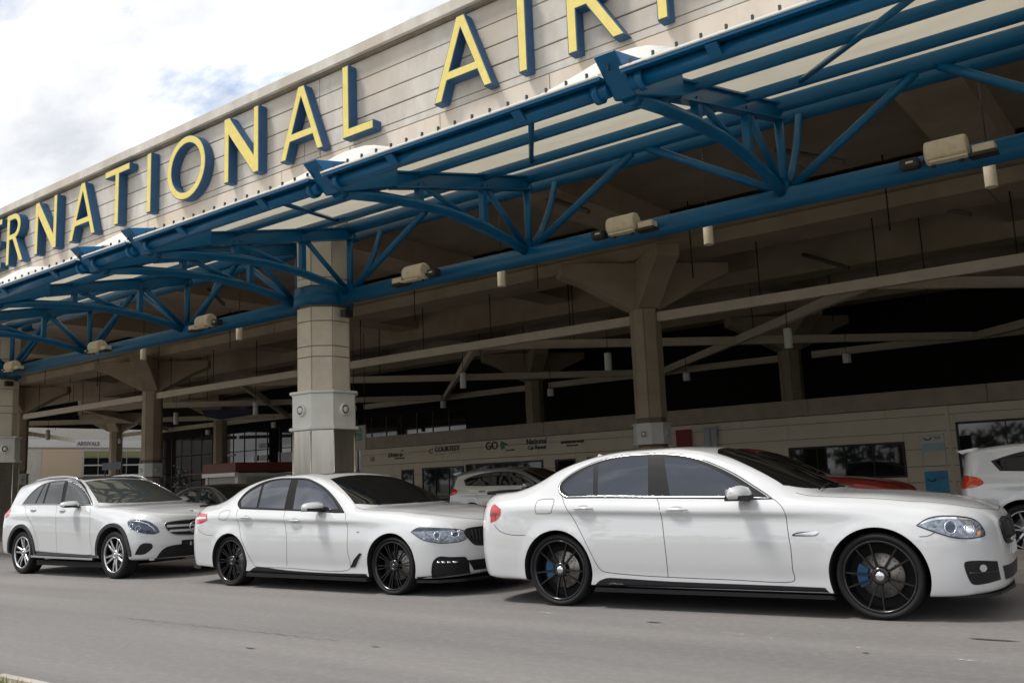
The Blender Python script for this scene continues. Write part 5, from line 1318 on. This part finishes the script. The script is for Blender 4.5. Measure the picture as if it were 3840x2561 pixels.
gT = ([(.52, 0), (.735, 0), (.735, H - .215), (1.30, H - .215), (1.30, H), (-.05, H), (-.05, H - .215), (.52, H - .215)], [])
gL = ([(0, 0), (1.0, 0), (1.0, .215), (.215, .215), (.215, H), (0, H)], [])
gE = ([(0, 0), (.95, 0), (.95, .21), (.215, .21), (.215, .78), (.85, .78), (.85, .98), (.215, .98), (.215, H - .21), (.95, H - .21), (.95, H), (0, H)], [])
gR = ([(0, 0), (.215, 0), (.215, .85), (.44, .85), (.98, 0), (1.24, 0), (.68, .885)] + ell(.50, 1.30, .49, .45, R(-62), R(90), 14) + [(0, H)], [[(.215, 1.05), (.50, 1.05)] + ell(.50, 1.295, .275, .245, R(-80), R(80), 12) + [(.50, 1.54), (.215, 1.54)]])
gP = ([(0, 0), (.215, 0), (.215, .82), (.50, .82)] + ell(.50, 1.285, .49, .465, R(-80), R(90), 16) + [(0, H)], [[(.215, 1.03), (.50, 1.03)] + ell(.50, 1.285, .275, .255, R(-80), R(80), 12) + [(.50, 1.54), (.215, 1.54)]])
gO = (ell(.90, H / 2, .90, H / 2 + .02, 0, R(354), 59), [ell(.90, H / 2, .685, H / 2 - .195, 0, R(354), 59)])
for g, x, lab in ((gE, -33.2, 'yellow sign letter E cut off by the left edge'), (gR, -31.87, 'yellow sign letter R nearest the left edge'), (gN, -29.85, 'yellow sign letter N between the letters R and A'),
                  (gA, -27.6, 'yellow sign letter A standing left of the letter T'), (gT, -25.45, 'yellow sign letter T over the sport utility car'), (gI, -23.22, 'yellow sign letter I between the letters T and O'),
                  (gO, -22.2, 'yellow round sign letter O'), (gN, -19.58, 'yellow sign letter N just right of the letter O'), (gA, -17.3, 'yellow sign letter A standing left of the letter L'),
                  (gL, -15.05, 'yellow sign letter L at the end of its word'), (gA, -12.22, 'yellow sign letter A starting the second word'), (gI, -9.97, 'yellow sign letter I cut by the top edge'),
                  (gR, -8.8, 'yellow sign letter R cut by the top edge'), (gP, -6.9, 'yellow sign letter P with only its foot in view')):
    letter(g, lab, x)
# lightning rods
for x, l in ((-12.52, 'thin lightning rod on the parapet above the letters A and I'), (-19.35, 'thin lightning rod on the parapet above the letters O and N'), (-26.2, 'thin lightning rod on the parapet above the letter T'), (-32.87, 'thin lightning rod on the parapet at the left edge')):
    r = empty('lightning_rod', (x, 14.2, 11.36), l, 'rod', 0, 'lightning rods on the parapet')
    bm = bmesh.new(); tube(bm, [(0, 0, 0), (0, 0, .30)], [.011, .006], 6); obj('spike', bm, PIPE, r)
    bm = bmesh.new(); box(bm, -.04, .04, -.04, .04, 0, .03); obj('foot', bm, PIPE, r)

# ================================================================== rental offices at the back
off = empty('rental_offices', (0, 33, 0), 'cream rental office building with dark windows at the back of the hall', 'building')
def F_(name, x0, x1, y0, y1, z0, z1, m, bev=0.0): return boxo(name, x0, x1, y0 - 33, y1 - 33, z0, z1, m, off, bev)
OL, OR_ = -35.2, 12.0
openings = [(-32.25, -31.42, .15, 2.0), (-30.85, -28.2, .15, 2.04), (-28.15, -23.3, .15, 2.08), (-25.2 + 2.4, -21.4, .15, 2.08), (-21.1, -19.2, .15, 2.1), (-12.5, -8.45, .82, 2.02), (-6.78, -1.0, .6, 2.56)]
openings = [(-32.25, -31.42, .15, 2.0), (-30.85, -28.2, .15, 2.04), (-28.05, -23.6, .15, 2.10), (-22.95, -21.9, .15, 2.08), (-21.3, -19.4, .15, 2.1), (-12.5, -8.45, .82, 2.02), (-6.78, -1.0, .6, 2.56)]
levels = [(.13, .62), (.635, 1.15), (1.165, 1.72), (1.735, 2.30), (2.315, 2.84), (2.855, 3.13)]
F_('wall_core', OL, OR_, 33.06, 33.3, 0, 3.1, JOINT)
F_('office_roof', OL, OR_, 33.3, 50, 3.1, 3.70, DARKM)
F_('office_end_wall', OL, OL + .2, 33.31, 50, 0.1, 3.09, CREAM)
for z0, z1 in levels:                            # cream boards, cut round the openings
    xs_ = [OL]
    for (a, b_, c_, d_) in openings:
        if c_ < z1 - .02 and d_ > z0 + .02:
            xs_ += [a, b_]
            if d_ < z1 - .02: F_('wall_board', a + .003, b_ - .003, 33.0, 33.07, d_ + .004, z1, CREAM, .006)
            if c_ > z0 + .02: F_('wall_board', a + .003, b_ - .003, 33.0, 33.07, z0, c_ - .004, CREAM, .006)
    xs_.append(OR_)
    for a, b_ in zip(xs_[::2], xs_[1::2]):
        if b_ - a > .1:
            n = max(1, round((b_ - a) / 5.5))
            for k in range(n): F_('wall_board', a + (b_ - a) * k / n + .005, a + (b_ - a) * (k + 1) / n - .005, 33.0, 33.07, z0, z1, CREAM, .006)
for k in range(8): F_('parapet_band', OL + k * 5.9, OL + (k + 1) * 5.9 - .012, 32.86, 33.32, 3.145, 3.74, BANDC, .012)
for (a, b_, c_, d_) in openings:
    win = F_('window' if c_ > .2 else 'doorway', a + .02, b_ - .02, 32.985, 33.02, c_, c_ + .07, WFRAME)
    def W_(nm, x0, x1, z0, z1, m, y0=32.965, y1=33.03):
        return boxo(nm, x0, x1, y0 - 33, y1 - 33, z0, z1, m, win)
    W_('frame', a, a + .07, c_ + .071, d_, WFRAME); W_('frame', b_ - .07, b_, c_ + .071, d_, WFRAME); W_('frame', a + .071, b_ - .071, d_ - .07, d_, WFRAME)
    n = 4 if 3.5 < b_ - a < 4.3 else (4 if b_ - a > 5 else (3 if b_ - a > 2.5 else 1))
    for k in range(n):
        x0 = a + .07 + (b_ - a - .14) * k / n; x1 = a + .07 + (b_ - a - .14) * (k + 1) / n
        g_ = W_('pane', x0 + .001, x1 - .026 if k < n - 1 else x1 - .001, c_ + .072, d_ - .071, WGLASS, 32.995, 33.01)
        g_.rotation_euler = (rng.uniform(-.002, .002), 0, 0)
        if k < n - 1: W_('mullion', x1 - .025, x1 + .0, c_ + .072, d_ - .071, WFRAME)
F_('pilaster', -7.05, -6.95, 32.955, 33.0, .13, 3.13, CREAM)
F_('wall_ledge', -33.5, -19.0, 32.90, 32.995, 2.33, 2.36, CREAM)

def plate(name, label, cat, x0, x1, z0, z1, y, m, group=None):
    r = empty(name, ((x0 + x1) / 2, y, (z0 + z1) / 2), label, cat, 0, group)
    bm = bmesh.new(); box(bm, x0 - (x0 + x1) / 2, x1 - (x0 + x1) / 2, -.03, .03, z0 - (z0 + z1) / 2, z1 - (z0 + z1) / 2); obj('board', bm, m, r)
    return r
TEAL = mat('teal_print', (.03, .22, .20), .5); NAVY = mat('navy_print', (.02, .035, .09), .5); REDPR = mat('red_print', (.30, .02, .015), .5); ORPR = mat('orange_print', (.45, .17, .03), .5); YELPR = mat('yellow_print', (.50, .38, .05), .5)
GREEN = mat('green_print', (.02, .20, .07), .5)
LG = 'rental company logos on the cream wall'
def logo(x, z, label, items):
    r = empty('wall_logo', (x, 32.985, z), label, 'logo', 0, LG)
    for (s_, size, m, dx, dz, sh, sx) in items: text_mesh(s_, size, m, r, (dx, -.012, dz), R(90), 0, .012, sx=sx, font_shear=sh)
    return r
l_ = logo(-32.35, 2.76, 'black slanted logo with red line, leftmost complete one on the cream wall', [('Drive-a-', .30, BLACKP, -.28, .0, .3, 1.05), ('matic', .26, LGREY, .48, .05, .3, 1.0), ('CAR RENTAL', .10, REDPR, .0, -.18, 0, 1.2), ('~', .3, REDPR, .2, .2, 0, 1.2)])
l_ = logo(-29.4, 2.84, 'blue capital logo with orange mark and yellow underline on the cream wall', [('COURTESY', .34, NAVY, .22, .03, 0, .92), ('C', .36, ORPR, -.85, -.03, .2, 1.0)])
bm = bmesh.new(); prism(bm, [(-.6, -.22), (1.1, -.17), (1.1, -.14), (-.6, -.18)], 'Y', -.01, .01); obj('underline', bm, YELPR, l_)
l_ = logo(-26.0, 2.83, 'large black GO logo with green flag on the cream wall', [('GO', .50, BLACKP, -.45, .03, 0, .95), ('car rental', .10, BLACKP, .62, -.20, 0, 1.2)])
bm = bmesh.new(); prism(bm, [(.08, .24), (.42, .10), (.50, .0), (.25, .03), (.32, -.09), (.10, -.16), (.05, .05)], 'Y', -.01, .01); bmesh.ops.recalc_face_normals(bm, faces=bm.faces[:]); obj('flag', bm, GREEN, l_)
logo(-23.9, 2.84, 'National Car Rental lettering in navy serif style on the cream wall', [('National', .36, NAVY, 0, .09, 0, .9), ('Car Rental', .24, NAVY, 0, -.18, 0, .95)])
logo(-22.0, 2.76, 'small black lowercase rental logo, rightmost on the cream wall', [('stoutescarrental', .19, BLACKP, 0, .05, 0, .95), ('Barbados rentals', .09, BLACKP, 0, -.11, 0, .95)])
logo(-34.3, 2.62, 'faint red and white round logo beside the pale column', [('10', .34, mat('faint_red_print', (.42, .22, .16), .6), 0, 0, 0, 1)])
r = plate('red_sign', 'plain dark red panel on the cream wall right of the brown column', 'sign', -16.98, -16.33, 2.0, 2.96, 32.9, mat('dark_red_panel', (.26, .006, .010), .5, var=(.20, .004, .008), scale=5))
r = plate('white_sign', 'white and grey upright panel on the cream wall beside the red panel', 'sign', -15.78, -15.24, 1.9, 3.02, 32.9, mat('bluish_white_panel', (.42, .46, .54), .5))
bm = bmesh.new(); box(bm, -.045, .045, -.042, -.032, -.55, .42); obj('centre_strip', bm, BANDC, r)
bm = bmesh.new(); box(bm, -.27, .27, -.045, -.031, .43, .47); obj('top_strip', bm, BANDC, r)
# information board hanging by the column
r = plate('information_board', 'white framed board with dark teal poster behind the pale column', 'sign', -30.28, -29.49, 2.86, 3.92, 28.0, mat('board_cream', (.45, .42, .36), .6))
bm = bmesh.new(); prism(bm, smooth_poly([(-.38, -.12, 'c'), (.16, -.12, 'c'), (.18, .3), (.05, .44), (-.38, .46, 'c')], 4), 'Y', -.045, -.031); bmesh.ops.recalc_face_normals(bm, faces=bm.faces[:]); obj('poster', bm, TEAL, r)
for dz, tx in ((.25, 'Welcome'), (.08, 'to'), (-.02, 'Barbados')): text_mesh(tx, .14, WHITEP, r, (-.10, -.05, dz), R(90), 0, .002)
for dx in (-.35, .35): tubeo('hanger', [(dx, 0, .52), (dx, 0, 4.6)], .015, WFRAME, r, 6)
# tour desk stand
st = empty('banner_stand', (-7.08, 31.0, .13), 'slim white banner stand with blue panel and smile logo by the office wall', 'banner')
SKY_ = mat('sky_blue_print', (.05, .33, .50), .5, var=(.02, .20, .42), scale=2.2); PALE = mat('pale_blue_print', (.26, .42, .48), .5, var=(.42, .46, .46), scale=9)
for x in (-.335, .335): tubeo('pole', [(x, 0, 0), (x, 0, 1.75)], .014, WHITEP, st, 8)
boxo('header_panel', -.34, .34, -.03, .03, 1.75, 2.04, WHITEP, st); boxo('photo_panel', -.34, .34, -.028, .028, 1.50, 1.748, PALE, st); boxo('blue_panel', -.34, .34, -.03, .03, .12, .88, SKY_, st); boxo('base_plate', -.36, .36, -.12, .12, 0, .02, WHITEP, st)
for (cz, s_) in ((1.93, .10), (.66, .12)):
    pts = [(-.14 + s_ * math.cos(R(180 + 18 * k)), -.036, cz + s_ * .8 * math.sin(R(180 + 18 * k))) for k in range(11)]
    bm = bmesh.new(); tube(bm, pts, [.006] + [.02] * 9 + [.012], 6); obj('smile_logo', bm, NAVY, st)
text_mesh('TUI', .13, REDPR, st, (.16, -.034, .66), R(90), 0, .003); text_mesh('TUI', .12, NAVY, st, (.14, -.034, 1.90), R(90), 0, .003)

# ================================================================== kiosk, end wall, dark shops
KR = mat('kiosk_red_roof', (.17, .045, .035), .6, var=(.13, .035, .025), scale=4); SHUT = mat('grey_shutter', (.34, .34, .31), .45, var=(.28, .28, .26), scale=3)
k_ = empty('kiosk', (-27.6, 20, 0), 'small kiosk with red flat roof and closed grey roller shutters', 'kiosk')
boxo('wall', -1.90, -.001, .05, 3.4, 0, 1.88, WHITEP, k_); 
for k in range(18): boxo('shutter_slat', -1.72, -.16, -.0 - .0, .045, .55 + k * .068, .55 + k * .068 + .062, SHUT, k_)
for k in range(18): boxo('shutter_slat', .003, .04, .35, 2.9, .55 + k * .068, .55 + k * .068 + .062, SHUT, k_)
boxo('counter', -1.9, .04, -.12, .04, .42, .54, WHITEP, k_)
boxo('corner_post', -.14, .045, -.02, .20, .02, 1.88, WHITEP, k_); boxo('corner_post', -1.90, -1.76, -.02, .048, .02, 1.88, WHITEP, k_)
boxo('shutter_box', -1.95, .03, -.14, .02, 1.79, 1.93, LGREY, k_); boxo('roof', -1.85, .12, -.18, 3.4, 1.94, 2.27, KR, k_, .01)
boxo('awning', -3.2, -1.86, -.05, .6, 1.93, 1.97, KR, k_)
ew = empty('end_building', (-80, 43, 0), 'pale building closing the far left end with white fascia and dark windows', 'building')
boxo('wall', -.5, 0, -16, 12, 0, 7.8, WHITEP, ew)
boxo('fascia_board', .01, .12, -8, 9, 5.74, 6.40, mat('white_fascia', (.72, .71, .70), .5), ew)
boxo('wall_panel', .01, .06, -4.9, -1.45, 0, 5.56, mat('beige_panel', (.62, .50, .38), .6), ew)
text_mesh('ARRIVALS', .5, mat('grey_lettering', (.22, .22, .24), .5), ew, (.14, -.9, 6.07), R(90), R(90), .02, sx=.95)
for k in range(7):
    y0 = -1.2 + k * 1.35
    for z0, z1, m in ((4.88, 5.41, mat('yellowish_glass', (.30, .30, .16), .3)), (3.0, 4.80, WGLASS)): boxo('window_pane', .01, .05, y0, y0 + 1.25, z0, z1, m, ew)
for z in (4.1, 3.2): boxo('glazing_bar', .05, .09, -1.2, 8.2, z, z + .12, WHITEP, ew)
boxo('wall_panel', .01, .05, -7.9, -6.5, 0, 5.5, mat('brown_panel', (.28, .2, .15), .6), ew)
ds = empty('dark_shopfront', (-52, 42, 0), 'dark glazed shop front behind the kiosk with a few bright reflections', 'building')
boxo('wall', -16, 16.7, .1, .4, 0, 6.0, DARKM, ds)
for k in range(24):
    x0 = -16 + 1.35 * k
    for z0, z1 in ((.15, 2.3), (2.36, 4.2), (4.26, 5.6)): boxo('glass_pane', x0 + .03, x0 + 1.31, .04, .06, z0, z1, WGLASS, ds)
    boxo('mullion', x0 - .025, x0 + .025, .0, .099, .1, 5.7, PIPE, ds)
pf = mat('pale_reflection', (.62, .66, .66), .5)
for (x0, x1, z0, z1) in ((-3.4, -2.45, 4.35, 4.68), (-3.3, -2.45, 3.44, 3.84), (-3.95, -3.6, 3.45, 3.85), (-.9, .4, 3.2, 3.9), (-7.3, -6.4, 3.95, 4.08), (-1.2, -1.05, 3.2, 4.0)): boxo('poster', x0, x1, -.05, -.01, z0, z1, pf, ds)  # pale boxes painted in as bright reflections on the shop glass
bl = empty('hanging_banner', (-43.5, 30, 5.2), 'dark blue cloth banner draped under the ceiling left of the pale column', 'banner')
prismo('cloth', [(-1.2, .65), (3.4, .35), (3.4, .05), (.6, -.02), (-.9, .25)], 'Y', -.02, .02, mat('navy_cloth', (.008, .010, .045), .8), bl)
sg_ = empty('grey_roof_sign', (-54.0, 30, 0), 'small grey sign above the sport utility car roof', 'sign')
boxo('board', -1.1, 1.1, -.05, .05, 2.92, 3.36, mat('greyish_board', (.22, .24, .27), .6, var=(.16, .17, .2), scale=6), sg_); 
for dx in (-.8, .8): boxo('post', dx - .04, dx + .04, -.03, .03, 0, 2.92, PIPE, sg_)
# potted flowers left of the kiosk
pf_ = empty('flower_planter', (-46.6, 30, 0), 'white flowering plant in a planter left of the kiosk', 'plant')
boxo('planter', -.6, .6, -.25, .25, 0, 1.2, BANDC, pf_)
bm = bmesh.new()
for k in range(420):
    p = Vector((rng.normal() * .38, rng.normal() * .2, 2.0 + rng.normal() * .32)); s_ = rng.uniform(.03, .07); a = Vector(rng.normal(size=3)).normalized(); b_ = a.orthogonal().normalized(); c_ = a.cross(b_)
    f = bm.faces.new([bm.verts.new(p + b_ * s_), bm.verts.new(p + c_ * s_), bm.verts.new(p - b_ * s_), bm.verts.new(p - c_ * s_)]); f.material_index = 0 if rng.uniform() < .7 else 1
obj('foliage', bm, [mat('dark_leaf', (.03, .06, .02), .7), mat('white_petal', (.6, .6, .58), .6)], pf_)
bm = bmesh.new(); tube(bm, [(0, 0, 1.2), (.02, 0, 2.0)], .02, 6); obj('stem', bm, PIPE, pf_)
# wooded slope across the road, seen only mirrored in paint and glass
def tree_belt():
    bm = bmesh.new(); r_ = np.random.RandomState(3)
    for k in range(90):
        cx = -110 + k * 2.6 + r_.normal() * 1.5; cy = -34 + r_.normal() * 3; h = r_.uniform(4.5, 9.5); rw = r_.uniform(1.6, 3.2)
        for j in range(150):
            d = Vector(r_.normal(size=3)).normalized() * (r_.uniform(.55, 1.05)); p = Vector((cx + d.x * rw, cy + d.y * rw, h * .62 + d.z * h * .40)); s_ = r_.uniform(.25, .6)
            a = Vector(r_.normal(size=3)).normalized(); b_ = a.orthogonal().normalized(); c_ = a.cross(b_)
            bm.faces.new([bm.verts.new(p + b_ * s_), bm.verts.new(p + c_ * s_ * .6), bm.verts.new(p - b_ * s_), bm.verts.new(p - c_ * s_ * .6)])
        tube(bm, [(cx, cy, 0), (cx, cy, h * .5)], [.2, .12], 6)
    return bm
tag(obj('tree_belt', tree_belt(), mat('belt_foliage', (.055, .075, .03), .8, var=(.03, .045, .018), scale=.6)), 'belt of dark green trees across the road opposite the terminal', 'trees', kind='stuff')
